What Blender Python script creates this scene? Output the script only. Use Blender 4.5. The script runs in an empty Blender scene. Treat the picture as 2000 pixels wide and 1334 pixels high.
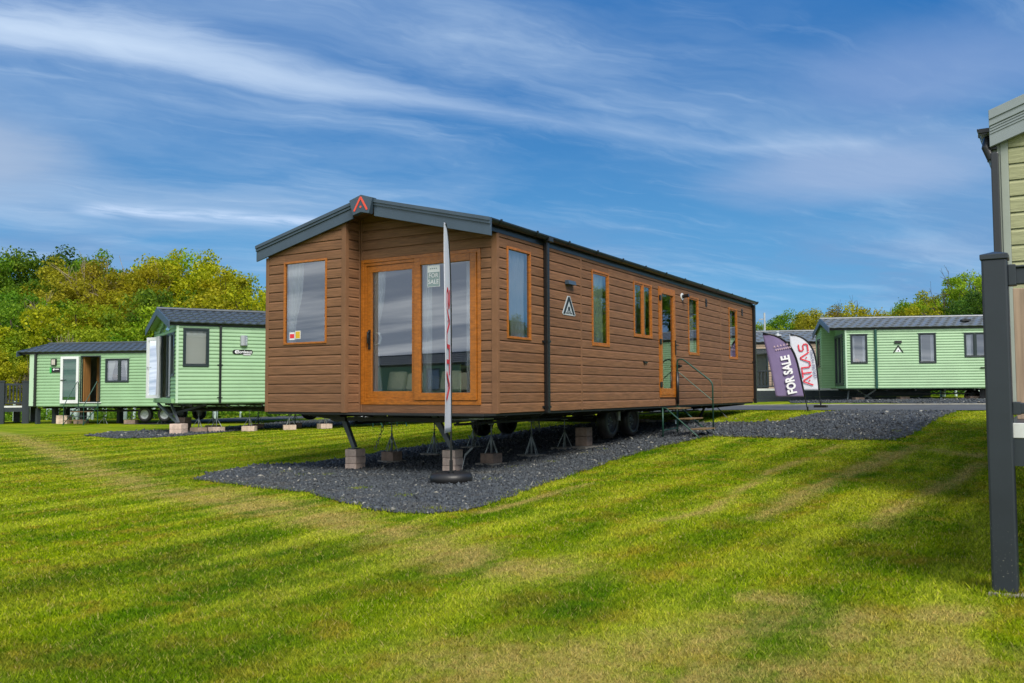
import bpy, bmesh, math, random
import numpy as np
from mathutils import Vector, Matrix, geometry

scene = bpy.context.scene
COL = scene.collection
R = math.radians

# ------------------------------------------------------------------ camera
CAM_P = np.array([6.6564, -10.4035, .3045]); CF = 1773.6; PITCH = .0541; ROLL = .0054; YAW = -.5524
fw = np.array([math.sin(YAW), math.cos(YAW), 0]); rt = np.array([math.cos(YAW), -math.sin(YAW), 0]); up = np.array([0, 0, 1.])
FV = fw*math.cos(PITCH)+up*math.sin(PITCH); UV = -fw*math.sin(PITCH)+up*math.cos(PITCH)
R2 = rt*math.cos(ROLL)-UV*math.sin(ROLL); U2 = rt*math.sin(ROLL)+UV*math.cos(ROLL)
cam = bpy.data.cameras.new('camera'); camo = bpy.data.objects.new('camera', cam); COL.objects.link(camo)
cam.sensor_width = 36; cam.lens = CF/2000*36; cam.clip_start = .05; cam.clip_end = 3000
camo.matrix_world = Matrix(((R2[0], U2[0], -FV[0], CAM_P[0]), (R2[1], U2[1], -FV[1], CAM_P[1]), (R2[2], U2[2], -FV[2], CAM_P[2]), (0, 0, 0, 1)))
scene.camera = camo
scene.render.resolution_x = 1024; scene.render.resolution_y = 683
scene.view_settings.view_transform = 'Standard'; scene.view_settings.look = 'None'
scene.view_settings.exposure = 0.7; scene.view_settings.gamma = 1

# ------------------------------------------------------------------ sun
SUN_AZ = math.atan2(.80, -.60); SUN_EL = R(47)
sd = Vector((math.sin(SUN_AZ)*math.cos(SUN_EL), math.cos(SUN_AZ)*math.cos(SUN_EL), math.sin(SUN_EL)))
sl = bpy.data.lights.new('sun', 'SUN'); sl.energy = 2.6; sl.angle = R(28); sl.color = (1, .94, .84)
so = bpy.data.objects.new('sun', sl); COL.objects.link(so); so.rotation_euler = (-sd).to_track_quat('-Z', 'Y').to_euler()

# ------------------------------------------------------------------ node helper
class S:
    """tiny wrapper so that node maths reads like maths"""
    def __init__(s, nt, sock): s.nt = nt; s.k = sock
    def _m(s, op, *a):
        n = s.nt.nodes.new('ShaderNodeMath'); n.operation = op
        for i, v in enumerate((s,)+a):
            if isinstance(v, S): s.nt.links.new(v.k, n.inputs[i])
            else: n.inputs[i].default_value = v
        return S(s.nt, n.outputs[0])
    def __add__(s, o): return s._m('ADD', o)
    def __sub__(s, o): return s._m('SUBTRACT', o)
    def __mul__(s, o): return s._m('MULTIPLY', o)
    def __truediv__(s, o): return s._m('DIVIDE', o)
    def mx(s, o): return s._m('MAXIMUM', o)
    def mn(s, o): return s._m('MINIMUM', o)
    def pw(s, o): return s._m('POWER', o)
    def clamp(s): return s.mx(0.).mn(1.)
    def ss(s, a, b):
        n = s.nt.nodes.new('ShaderNodeMapRange'); n.interpolation_type = 'SMOOTHSTEP'
        s.nt.links.new(s.k, n.inputs[0]); n.inputs[1].default_value = a; n.inputs[2].default_value = b
        n.inputs[3].default_value = 0; n.inputs[4].default_value = 1
        return S(s.nt, n.outputs[0])
def comb(nt, x, y, z):
    n = nt.nodes.new('ShaderNodeCombineXYZ')
    for i, v in enumerate((x, y, z)):
        if isinstance(v, S): nt.links.new(v.k, n.inputs[i])
        else: n.inputs[i].default_value = v
    return S(nt, n.outputs[0])
def noise(nt, vec, scale=1, detail=4, rough=.55, dist=0):
    n = nt.nodes.new('ShaderNodeTexNoise'); n.inputs['Scale'].default_value = scale; n.inputs['Detail'].default_value = detail
    n.inputs['Roughness'].default_value = rough; n.inputs['Distortion'].default_value = dist
    if vec is not None: nt.links.new(vec.k, n.inputs['Vector'])
    return S(nt, n.outputs[0])
def mixc(nt, f, a, b, mode='MIX'):
    n = nt.nodes.new('ShaderNodeMix'); n.data_type = 'RGBA'; n.blend_type = mode
    if isinstance(f, S): nt.links.new(f.k, n.inputs[0])
    else: n.inputs[0].default_value = f
    for i, v in ((6, a), (7, b)):
        if isinstance(v, S): nt.links.new(v.k, n.inputs[i])
        else: n.inputs[i].default_value = (*v, 1)
    return S(nt, n.outputs[2])
def texco(nt, kind='Object'):
    n = nt.nodes.new('ShaderNodeTexCoord'); return S(nt, n.outputs[kind])
def mapping(nt, v, scale=(1, 1, 1), rot=(0, 0, 0), loc=(0, 0, 0)):
    n = nt.nodes.new('ShaderNodeMapping'); nt.links.new(v.k, n.inputs[0])
    n.inputs['Scale'].default_value = scale; n.inputs['Rotation'].default_value = rot; n.inputs['Location'].default_value = loc
    return S(nt, n.outputs[0])
def sep(nt, v):
    n = nt.nodes.new('ShaderNodeSeparateXYZ'); nt.links.new(v.k, n.inputs[0]); return [S(nt, o) for o in n.outputs]

# ------------------------------------------------------------------ sky
w = bpy.data.worlds.new('World'); scene.world = w; w.use_nodes = True
nt = w.node_tree; nt.nodes.clear()
D = texco(nt, 'Generated'); dx, dy, dz = sep(nt, D)
dzc = dz.mx(0.) + .1
px_ = dx/dzc; py_ = dy/dzc
sky = nt.nodes.new('ShaderNodeTexSky'); sky.sky_type = 'NISHITA'; sky.sun_disc = False
sky.sun_elevation = SUN_EL; sky.sun_rotation = SUN_AZ; sky.air_density = 1; sky.dust_density = .6; sky.ozone_density = 2
SKY = S(nt, sky.outputs[0])
g = dz.ss(-.03, .40)
grad = mixc(nt, g, (.92, 3.0, 5.2), (.05, 1.05, 3.3))
base = mixc(nt, .08, grad, SKY)
P2 = comb(nt, px_, py_, 0.)
wv = noise(nt, P2, 1.4, 5, .6)
wv2 = noise(nt, mapping(nt, P2, loc=(7, 3, 0)), 1.1, 4, .6)
ru = px_*.50+py_*.86+wv*.5; rv = px_*.86-py_*.50+wv2*.35
n1 = noise(nt, comb(nt, ru*.55, rv*2.1, 0.), 1.3, 9, .62, .35)
n2 = noise(nt, comb(nt, ru*.8+4.2, rv*1.2+8.8, 0.), .8, 6, .55, .2)
n3 = noise(nt, comb(nt, ru*1.6+1.2, rv*7.+3.1, 2.), 1.6, 8, .65, .3)
hor = dz.ss(.30, .10)
lav = (n2.ss(.40, .66)*(hor*.75+.25)).clamp()
c1 = mixc(nt, lav*.8, base, (1.35, 2.45, 4.3))
n4 = noise(nt, comb(nt, ru*.35+2., rv*.8+1., 7.), .9, 7, .62, .4)
wisp = (n1.ss(.46, .84)*.42+n3.ss(.52, .86)*.22+n4.ss(.42, .74)*.45).clamp()
c2 = mixc(nt, wisp, c1, (3.7, 4.8, 6.2))
def seg(ax, ay, bx, by):
    L2 = (bx-ax)**2+(by-ay)**2
    t = (((px_-ax)*(bx-ax)+(py_-ay)*(by-ay))/L2).clamp()
    ex = px_-(t*(bx-ax)+ax); ey = py_-(t*(by-ay)+ay)
    return (ex*ex+ey*ey).pw(.5)
pl = [(-2.2, .4), (-1.90, 1.02), (-1.72, 1.30), (-1.58, 1.63), (-1.26, 2.08), (-.86, 2.60), (-.5, 2.75)]
d = None
for i in range(len(pl)-1):
    s_ = seg(*pl[i], *pl[i+1]); d = s_ if d is None else d.mn(s_)
wid = dx.ss(-.85, -.45)
d = d + (n3-.5)*.22 + (n1-.5)*.34 + wid*.06
streak = d.ss(.19, -.02)*(n3*.7+.55)*(wid*-.45+1.)
c3 = mixc(nt, streak.clamp()*.85, c2, (4.6, 5.6, 6.9))
def blob(cx, cy, rx, ry, a=0.):
    ca, sa = math.cos(a), math.sin(a)
    u = ((px_-cx)*ca+(py_-cy)*sa)/rx; v = ((py_-cy)*ca-(px_-cx)*sa)/ry
    return ((u*u+v*v).pw(.5)+(n1-.5)*1.1+(wv-.5)*.7).ss(1.15, .15)
c4 = mixc(nt, blob(-.55, 3.0, .55, .42, .2)*.6, c3, (2.7, 3.5, 5.1))
c4 = mixc(nt, blob(-.25, 2.35, .38, .33, .2)*.6, c4, (1.7, 2.6, 4.6))
c4 = mixc(nt, blob(-2.75, 1.40, .55, .35, -.4)*.65, c4, (3.0, 3.7, 4.9))
c4 = mixc(nt, seg(-2.9, 1.95, -2.45, 2.5).ss(.13, .0)*n3.ss(.3, .6)*.7, c4, (4.6, 5.6, 7.2))
# the bank of grey cloud over the far half of the sky (seen mirrored in the panes)
back = (dy*-.9+dx*.1).ss(-.05, .5)
bn = noise(nt, comb(nt, px_*.5, py_*1.7, 5.), .9, 7, .6, .2)
gcol = mixc(nt, bn.ss(.35, .65), (3.4, 3.9, 4.8), (9.6, 10., 10.4))
c5 = mixc(nt, back*.9, c4, gcol)
low = dz.ss(.0, -.05)
c5 = mixc(nt, low, c5, (1.0, 1.2, 1.0))
bg = nt.nodes.new('ShaderNodeBackground'); bg.inputs[1].default_value = .09
nt.links.new(c5.k, bg.inputs[0]); wo = nt.nodes.new('ShaderNodeOutputWorld'); nt.links.new(bg.outputs[0], wo.inputs[0])

# ------------------------------------------------------------------ materials
MATS = {}
def mat(name, col, rough=.6, metal=0., var=.0, vs=6., vscale=(1, 1, 1), bump=0., bs=60., bscale=(1, 1, 1), spec=.5, objrand=0., dark=None, dirt=0.):
    if name in MATS: return MATS[name]
    m = bpy.data.materials.new(name); m.use_nodes = True; nt = m.node_tree
    b = nt.nodes['Principled BSDF']; b.inputs['Roughness'].default_value = rough; b.inputs['Metallic'].default_value = metal
    b.inputs['Specular IOR Level'].default_value = spec
    tc = texco(nt); c = None
    if var:
        n = noise(nt, mapping(nt, tc, vscale), vs, 5, .6)
        a = dark or tuple(v*(1-var) for v in col)
        c = mixc(nt, n.ss(.3, .7), a, tuple(min(1, v*(1+var*.7)) for v in col))
    if dirt:
        n = noise(nt, tc, 1.7, 6, .65)
        c = mixc(nt, n.ss(.5, .8)*dirt, c if c else col, (.10, .09, .07))
    if objrand:
        oi = nt.nodes.new('ShaderNodeObjectInfo'); r_ = S(nt, oi.outputs['Random'])
        hv = nt.nodes.new('ShaderNodeHueSaturation'); nt.links.new((r_*objrand+(1-objrand/2)).k, hv.inputs['Value'])
        if c: nt.links.new(c.k, hv.inputs['Color'])
        else: hv.inputs['Color'].default_value = (*col, 1)
        c = S(nt, hv.outputs[0])
    if c: nt.links.new(c.k, b.inputs['Base Color'])
    else: b.inputs['Base Color'].default_value = (*col, 1)
    if bump:
        bn = nt.nodes.new('ShaderNodeBump'); bn.inputs['Strength'].default_value = min(1, bump); bn.inputs['Distance'].default_value = .004
        nn = noise(nt, mapping(nt, tc, bscale), bs, 4, .6); nt.links.new(nn.k, bn.inputs['Height']); nt.links.new(bn.outputs[0], b.inputs['Normal'])
    MATS[name] = m; return m
BROWN = mat('brown_cladding', (.200, .098, .048), .62, spec=.3, var=.30, vs=1, vscale=(3, 3, 70), bump=1., bs=1, bscale=(9, 9, 160), objrand=.26, dirt=.16)
BROWNT = mat('brown_trim', (.205, .102, .051), .62, spec=.3, var=.15, vs=3, bump=.4, bs=1, bscale=(150, 150, 8))
OAK = mat('golden_oak_frame', (.36, .115, .010), .38, var=.28, vs=1, vscale=(14, 14, 40), bump=.15, bs=40)
GREY = mat('blue_grey_fascia', (.048, .076, .110), .42, var=.07, vs=4)
BLACK = mat('black_plastic', (.012, .013, .014), .32)
GUT = mat('black_gutter', (.016, .019, .019), .28, var=.15, vs=5)
CHAS = mat('dark_chassis_steel', (.018, .019, .021), .5, var=.3, vs=5)
STEEL = mat('painted_grey_steel', (.085, .10, .115), .45, metal=.3, var=.25, vs=8)
GALV = mat('galvanised_steel', (.32, .36, .36), .42, metal=.5, var=.25, vs=12)
CHAIN = mat('chain_steel', (.12, .12, .12), .4, metal=.7)
BLOCK = mat('pale_concrete_block', (.56, .43, .35), .92, var=.25, vs=9, bump=1, bs=70, objrand=.25, dirt=.25)
BLOCKD = mat('brown_concrete_block', (.30, .215, .165), .92, var=.25, vs=9, bump=1, bs=70, objrand=.25, dirt=.4)
SLAB = mat('grey_paving_slab', (.27, .25, .215), .92, var=.2, vs=9, bump=1, bs=60, dirt=.3)
RUB = mat('rubber', (.014, .014, .015), .75, bump=.4, bs=60)
HUB = mat('wheel_rim_paint', (.42, .45, .47), .4, var=.1)
HUBD = mat('shaded_wheel_rim', (.05, .055, .065), .45, var=.2)  # rim colour darkened to stand for the shade beneath the brown caravan
GSTEEL = mat('green_steel_tube', (.015, .065, .045), .4, metal=.2)
TREAD = mat('weathered_plywood_tread', (.17, .105, .045), .85, var=.35, vs=7)
GREEN = mat('pale_green_cladding', (.275, .450, .255), .45, var=.07, vs=1.2, bump=.2, bs=20, dirt=.10)
GREENT = mat('pale_green_trim', (.45, .62, .45), .5)
GREEND = mat('green_front_cladding', (.235, .43, .20), .5, var=.05, vs=2)
ANTH = mat('anthracite_frame', (.020, .032, .036), .35)
TILE = mat('slate_grey_roof_tile', (.060, .076, .092), .45, var=.2, vs=7, objrand=.15)
TILE2 = mat('grey_roof_tile', (.15, .17, .19), .38, var=.2, vs=7)
WHITE = mat('white_upvc', (.74, .76, .78), .3)
CREAM = mat('cream_wall', (.62, .58, .52), .8)
BEIGE = mat('beige_cladding', (.36, .27, .195), .7, var=.1, vs=3)
OLIVE = mat('olive_woodgrain_cladding', (.36, .37, .205), .75, var=.2, vs=1, vscale=(4, 4, 60), bump=1, bs=1, bscale=(14, 14, 110), objrand=.1)
OLIVET = mat('sage_trim', (.32, .36, .31), .5, var=.05)
FASC = mat('grey_metal_fascia', (.24, .28, .29), .45, var=.05)
DECK = mat('anthracite_deck_plastic', (.026, .034, .044), .38, var=.10, vs=3, bump=.1, bs=200, bscale=(1, 1, .05))
DECKP = mat('splashed_deck_post', (.024, .031, .041), .38, var=.12, vs=3, bump=.1, bs=200, bscale=(1, 1, .05))
DECKT = mat('pale_deck_edge', (.62, .64, .63), .6, var=.08)
TIMB = mat('pale_bare_timber', (.36, .26, .18), .8, var=.2, vs=1, vscale=(40, 40, 2))
TARM = mat('tarmac', (.075, .078, .082), .9, var=.2, vs=2.5, bump=.6, bs=90)
KERB = mat('pale_concrete_kerb', (.42, .40, .33), .9, var=.2, vs=3)
FABW = mat('white_banner_cloth', (.90, .90, .95), .8)
FABP = mat('purple_banner_cloth', (.180, .135, .270), .8, var=.06, vs=3)
REDP = mat('red_print', (.72, .03, .055), .6)
NAVP = mat('navy_print', (.05, .06, .16), .6)
WHP = mat('white_print', (.80, .80, .84), .6)
PALEP = mat('pale_pink_print', (.50, .36, .42), .6)
REDL = mat('orange_red_logo', (.78, .085, .045), .5)
SILV = mat('brushed_silver', (.50, .52, .55), .3, metal=.6)
CURT = mat('white_curtain', (.86, .87, .92), .85)
CURTG = mat('pale_green_curtain', (.50, .60, .52), .85, var=.1, vs=1, vscale=(20, 20, 1))
BLIND = mat('white_blind_slats', (.70, .72, .70), .6)
CUSH = mat('cream_cushion', (.62, .56, .42), .9, var=.08, vs=20)
SOFA = mat('grey_sofa_fabric', (.30, .30, .29), .9, var=.08, vs=20)
OAKF = mat('interior_wood_panel', (.33, .16, .05), .6, var=.2, vs=1, vscale=(20, 20, 2))
BARK = mat('brown_bark', (.10, .075, .05), .9, var=.4, vs=6)
BARKP = mat('pale_bark', (.26, .21, .13), .9, var=.3, vs=6)
POSTW = mat('pale_tree_guard', (.50, .62, .60), .6, var=.2, vs=2)
MINT = mat('poster_green', (.25, .33, .35), .5)
YEL = mat('yellow_sticker', (.65, .42, .02), .5)
RUST = mat('rusty_scrap', (.20, .07, .03), .8)
def glassm(name, refl, tint=(1, 1, 1)):
    m = bpy.data.materials.new(name); m.use_nodes = True; nt = m.node_tree; nt.nodes.clear()
    lw = nt.nodes.new('ShaderNodeLayerWeight'); lw.inputs[0].default_value = .25
    f = (S(nt, lw.outputs['Fresnel'])*.9+refl).clamp()
    t = nt.nodes.new('ShaderNodeBsdfTransparent'); t.inputs[0].default_value = (*tint, 1)
    gl = nt.nodes.new('ShaderNodeBsdfGlossy'); gl.inputs['Roughness'].default_value = .01; gl.inputs[0].default_value = (.95, .97, 1, 1)
    mx = nt.nodes.new('ShaderNodeMixShader'); nt.links.new(f.k, mx.inputs[0]); nt.links.new(t.outputs[0], mx.inputs[1]); nt.links.new(gl.outputs[0], mx.inputs[2])
    o = nt.nodes.new('ShaderNodeOutputMaterial'); nt.links.new(mx.outputs[0], o.inputs[0]); MATS[name] = m; return m
GLASS = glassm('window_glass', .25, (.95, .98, .97))
GLASSC = glassm('clear_glass', .03)
GLASSG = glassm('green_tinted_glass', .12, (.30, .62, .52))
for m in (FABW, CURT):                 # thin cloth lets some light through
    nt = m.node_tree; b = nt.nodes['Principled BSDF']; tr = nt.nodes.new('ShaderNodeBsdfTranslucent'); tr.inputs[0].default_value = (.78, .79, .84, 1)
    mx = nt.nodes.new('ShaderNodeMixShader'); mx.inputs[0].default_value = .4; nt.links.new(b.outputs[0], mx.inputs[1]); nt.links.new(tr.outputs[0], mx.inputs[2]); nt.links.new(mx.outputs[0], nt.nodes['Material Output'].inputs[0])
# fine pale specks on the foot of the deck post
b = DECKP.node_tree; tc = texco(b); n = noise(b, tc, 95, 2, .5); zz = sep(b, tc)[2]
f = n.ss(.68, .73)*zz.ss(.55, .0)
pb = b.nodes['Principled BSDF']; old = pb.inputs['Base Color'].links[0].from_socket
mx_ = mixc(b, f, S(b, old), (.35, .34, .28)); b.links.new(mx_.k, pb.inputs['Base Color'])

# ------------------------------------------------------------------ object helpers
def tag(o, label=None, cat=None, group=None, kind=None):
    if label: o['label'] = label
    if cat: o['category'] = cat
    if group: o['group'] = group
    if kind: o['kind'] = kind
    return o
def empty(name, loc=(0, 0, 0), heading=0., label=None, cat=None, group=None):
    o = bpy.data.objects.new(name, None); COL.objects.link(o); o.location = loc; o.rotation_euler = (0, 0, -R(heading)); o.empty_display_size = .2
    return tag(o, label, cat, group)
class MB:
    def __init__(s, warp=None): s.v = []; s.f = []; s.mi = []; s.m = 0; s.warp = warp
    def add(s, vs, fs):
        k = len(s.v); s.v += [tuple(v) for v in vs]; s.f += [tuple(k+i for i in f) for f in fs]; s.mi += [s.m]*len(fs); return s
    def box(s, a, b):
        x0, y0, z0 = (min(a[i], b[i]) for i in range(3)); x1, y1, z1 = (max(a[i], b[i]) for i in range(3))
        return s.add([(x0, y0, z0), (x1, y0, z0), (x1, y1, z0), (x0, y1, z0), (x0, y0, z1), (x1, y0, z1), (x1, y1, z1), (x0, y1, z1)],
                     [(0, 3, 2, 1), (4, 5, 6, 7), (0, 1, 5, 4), (1, 2, 6, 5), (2, 3, 7, 6), (3, 0, 4, 7)])
    def quad(s, *p): return s.add(p, [tuple(range(len(p)))])
    def prism(s, pts, d):     # polygon extruded along d
        n = len(pts); d = Vector(d); q = [tuple(Vector(p)+d) for p in pts]
        return s.add(list(pts)+q, [tuple(range(n))[::-1], tuple(range(n, 2*n))]+[(i, (i+1) % n, n+(i+1) % n, n+i) for i in range(n)])
    def tube(s, path, r, n=8, cap=True):
        path = [Vector(p) for p in path]; rs = r if isinstance(r, (list, tuple)) else [r]*len(path); rings = []
        for i, p in enumerate(path):
            a = path[max(0, i-1)]; c = path[min(len(path)-1, i+1)]; t = (c-a).normalized()
            u = t.orthogonal().normalized() if i == 0 else (u-t*u.dot(t)).normalized(); v = t.cross(u)
            rings.append([p+(u*math.cos(2*math.pi*j/n)+v*math.sin(2*math.pi*j/n))*rs[i] for j in range(n)])
        vs = [q for rg in rings for q in rg]; fs = [(i*n+j, i*n+(j+1) % n, (i+1)*n+(j+1) % n, (i+1)*n+j) for i in range(len(path)-1) for j in range(n)]
        if cap: fs += [tuple(range(n))[::-1], tuple(range(len(vs)-n, len(vs)))]
        return s.add(vs, fs)
    def disc(s, c, r, ax, th, n=20):   # short cylinder about axis ax through c
        c = Vector(c); ax = Vector(ax).normalized(); return s.tube([c-ax*th/2, c+ax*th/2], r, n)
    def lathe(s, prof, c, ax, n=24):    # prof: (radius, offset along ax)
        c = Vector(c); ax = Vector(ax).normalized(); u = ax.orthogonal().normalized(); v = ax.cross(u); m = len(prof)
        vs = [c+ax*h+(u*math.cos(2*math.pi*j/n)+v*math.sin(2*math.pi*j/n))*r for j in range(n) for r, h in prof]
        return s.add(vs, [(j*m+i, j*m+i+1, ((j+1) % n)*m+i+1, ((j+1) % n)*m+i) for j in range(n) for i in range(m-1)])
    def build(s, name, mats, parent=None, smooth=False, bevel=0, kind=None, loc=None):
        me = bpy.data.meshes.new(name); vs = s.v
        if s.warp: vs = [s.warp(v) for v in vs]
        me.from_pydata(vs, [], s.f)
        if not isinstance(mats, (list, tuple)): mats = [mats]
        for m in mats: me.materials.append(m)
        if len(mats) > 1: me.polygons.foreach_set('material_index', s.mi)
        if smooth: me.polygons.foreach_set('use_smooth', [True]*len(me.polygons))
        o = bpy.data.objects.new(name, me); COL.objects.link(o)
        if parent: o.parent = parent
        if loc: o.location = loc
        if bevel:
            b = o.modifiers.new('b', 'BEVEL'); b.width = bevel; b.segments = 2; b.limit_method = 'ANGLE'
        if kind: o['kind'] = kind
        return o
def copy_tree(o, parent=None):
    c = o.copy(); COL.objects.link(c); c.parent = parent
    for ch in list(o.children): copy_tree(ch, c)
    return c
def text(body, size, m, parent, mtx, name='lettering', align='CENTER', ext=.001, sx=1., bold=0.):
    cu = bpy.data.curves.new(name, 'FONT'); cu.body = body; cu.size = size; cu.align_x = align; cu.align_y = 'CENTER'; cu.extrude = ext; cu.offset = bold
    cu.resolution_u = 3
    t = bpy.data.objects.new(name, cu); COL.objects.link(t)
    dg = bpy.context.evaluated_depsgraph_get(); me = bpy.data.meshes.new_from_object(t.evaluated_get(dg)); bpy.data.objects.remove(t)
    me.transform(mtx @ Matrix.Diagonal((sx, 1, 1, 1))); me.materials.clear(); me.materials.append(m)
    o = bpy.data.objects.new(name, me); COL.objects.link(o); o.parent = parent; return o
def basis(o, x, y):
    x = Vector(x).normalized(); y = Vector(y).normalized(); z = x.cross(y)
    return Matrix(((x[0], y[0], z[0], o[0]), (x[1], y[1], z[1], o[1]), (x[2], y[2], z[2], o[2]), (0, 0, 0, 1)))

# ------------------------------------------------------------------ the lie of the land
GP = np.array([(-2.87, .4, -.91), (-1.02, .4, -.87), (-1.05, 1.45, -.86), (-1.05, 2.66, -.80), (-1.05, 3.82, -.75), (-3, 1.41, -.885), (-3, 2.57, -.83),
 (-3, 3.78, -.79), (.78, 5.9, -.59), (0, -.8, -.86), (6.3, -4.8, -.80), (2.3, 14, -.262), (1.42, 18.7, -.20), (-.44, 11.7, -.24), (-28, 11, -.91), (-24, 13, -.93),
 (-14.5, 6.2, -.85), (-10, 12, -.75), (0, 25, -.13), (6, 27, -.10), (-5.2, 29.3, -.24), (6.7, -10.4, -1.02), (-5, -8, -1.15), (0, -14, -1.2), (8, 0, -.75), (-12, -3, -1.0),
 (12, 34, -.04), (-2, 38, -.10), (-40, 16, -1.0), (-20, 26, -.7), (15, -8, -.85), (18, 20, -.0)])
def _phi(r2): return np.where(r2 > 0, .5*r2*np.log(np.maximum(r2, 1e-12)), 0)
_n = len(GP); _x = GP[:, :2]; _K = _phi(((_x[:, None]-_x[None])**2).sum(-1))+np.eye(_n)*1.2
_Pm = np.hstack([np.ones((_n, 1)), _x]); _A = np.block([[_K, _Pm], [_Pm.T, np.zeros((3, 3))]]); _w = np.linalg.solve(_A, np.concatenate([GP[:, 2], np.zeros(3)]))
def gz(x, y):
    x = np.atleast_1d(np.asarray(x, float)); y = np.atleast_1d(np.asarray(y, float)); sh = x.shape
    q = np.stack([np.clip(x, -42, 22).ravel(), np.clip(y, -16, 40).ravel()], 1); out = np.zeros(len(q))
    for i in range(0, len(q), 50000):
        b = q[i:i+50000]; out[i:i+50000] = _phi(((b[:, None]-_x[None])**2).sum(-1)) @ _w[:_n] + np.hstack([np.ones((len(b), 1)), b]) @ _w[_n:]
    return out.reshape(sh)
def G(x, y): return float(gz(x, y)[0])
def ray(u, v): return FV + (u-1000)/CF*R2 + (667-v)/CF*U2
def at(u, v):               # the ground point that lies behind a spot of the photograph
    d = ray(u, v); t = np.arange(1.5, 120, .05); p = CAM_P[None]+d[None]*t[:, None]
    below = p[:, 2] < gz(p[:, 0], p[:, 1]); k = int(np.argmax(below)) if below.any() else len(t)-1
    return p[k, 0], p[k, 1]
def polyw(px): return [at(*p) for p in px]
def inside(poly, x, y):
    r = np.zeros(x.shape, bool); n = len(poly); j = n-1
    for i in range(n):
        xi, yi = poly[i]; xj, yj = poly[j]
        c = ((yi > y) != (yj > y)) & (x < (xj-xi)*(y-yi)/((yj-yi)+1e-12)+xi); r ^= c; j = i
    return r
random.seed(3); rng = np.random.default_rng(7)
PAD = polyw([(370, 938), (430, 922), (500, 911), (600, 906), (673, 898), (740, 886), (785, 878), (824, 874), (880, 864), (936, 856), (1006, 846), (1076, 836), (1158, 829), (1265, 827), (1390, 827),
             (1440, 827), (1518, 826), (1570, 815), (1622, 806), (1650, 804), (1750, 804), (1866, 805), (1845, 813), (1817, 830), (1778, 850), (1747, 861), (1648, 860), (1518, 857), (1440, 855), (1392, 853),
             (1345, 862), (1290, 873), (1200, 900), (1100, 935), (1000, 970), (950, 988), (900, 1001), (850, 1007), (800, 1004), (740, 998), (700, 990), (640, 976), (600, 964), (560, 960), (500, 953), (440, 945)])
PADB = polyw([(160, 851), (200, 847), (229, 844), (337, 841), (386, 841), (459, 834), (540, 826), (700, 816), (850, 810), (850, 819), (700, 829), (600, 834), (523, 837), (400, 848), (340, 853), (297, 856), (220, 857)])
PADA = polyw([(235, 829), (300, 824), (400, 819), (540, 813), (640, 811), (640, 815), (540, 820), (450, 824), (330, 829)])
PADR = polyw([(1540, 784), (1700, 781), (1925, 779.5), (1960, 782), (1960, 789), (1850, 789.5), (1700, 787.5), (1545, 787.5)])
ROADC = [(-7, 45), (-6.5, 24), (-5.2, 18.5), (-2.6, 15.4), (-.8, 14.4), (1.6, 16.0), (5.5, 18.5), (11, 22), (30, 33.5), (60, 50)]
def ribbon(c, off0, off1):
    a = []; b = []
    for i, p in enumerate(c):
        q = Vector(c[min(i+1, len(c)-1)])-Vector(c[max(i-1, 0)]); n = Vector((-q.y, q.x)).normalized()
        a.append(tuple(Vector(p)+n*off0)); b.append(tuple(Vector(p)+n*off1))
    return a+b[::-1]
# the road: its two edges seen between the flags and the pad
E0 = [at(1330, 803.5), at(1440, 802), at(1600, 802), at(1750, 803), at(1925, 802.5)]
E1 = [at(1330, 794.5), at(1440, 793.5), at(1600, 792), at(1750, 791.5), at(1925, 791)]
def ext(p, q, l): v = (Vector(q)-Vector(p)).normalized(); return tuple(Vector(q)+v*l)
ROAD = [ext(E0[1], E0[0], 3)]+E0+[ext(E0[3], E0[4], 30)]+[ext(E1[3], E1[4], 32)]+E1[::-1]+[ext(E1[1], E1[0], 3)]

def ragged(poly, step=.22, amp=.055):
    out = []; r_ = random.Random(5)
    for a, b in zip(poly, poly[1:]+poly[:1]):
        n = max(1, int(math.dist(a, b)/step))
        for i in range(n): out.append((a[0]+(b[0]-a[0])*i/n+r_.uniform(-amp, amp), a[1]+(b[1]-a[1])*i/n+r_.uniform(-amp, amp)))
    return out
PAD = ragged(PAD); PADB = ragged(PADB, .5, .06)
def sheet(name, poly, step, lift, m, fz=None):
    xs = [p[0] for p in poly]; ys = [p[1] for p in poly]
    gx, gy = np.meshgrid(np.arange(min(xs), max(xs), step), np.arange(min(ys), max(ys), step)); gx = gx.ravel(); gy = gy.ravel()
    gx = gx+(rng.random(gx.shape)-.5)*step*.3; gy = gy+(rng.random(gy.shape)-.5)*step*.3
    k = inside(poly, gx, gy); pts = [Vector(p) for p in poly]+[Vector((a, b)) for a, b in zip(gx[k], gy[k])]
    n = len(poly); vs, es, fs, *_ = geometry.delaunay_2d_cdt(pts, [(i, (i+1) % n) for i in range(n)], [list(range(n))], 1, 1e-4)
    X = np.array([v[0] for v in vs]); Y = np.array([v[1] for v in vs]); Z = gz(X, Y)+lift
    me = bpy.data.meshes.new(name); me.from_pydata(list(zip(X, Y, Z)), [], [tuple(f) for f in fs]); me.materials.append(m)
    o = bpy.data.objects.new(name, me); COL.objects.link(o); o['kind'] = 'structure'; return o

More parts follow.
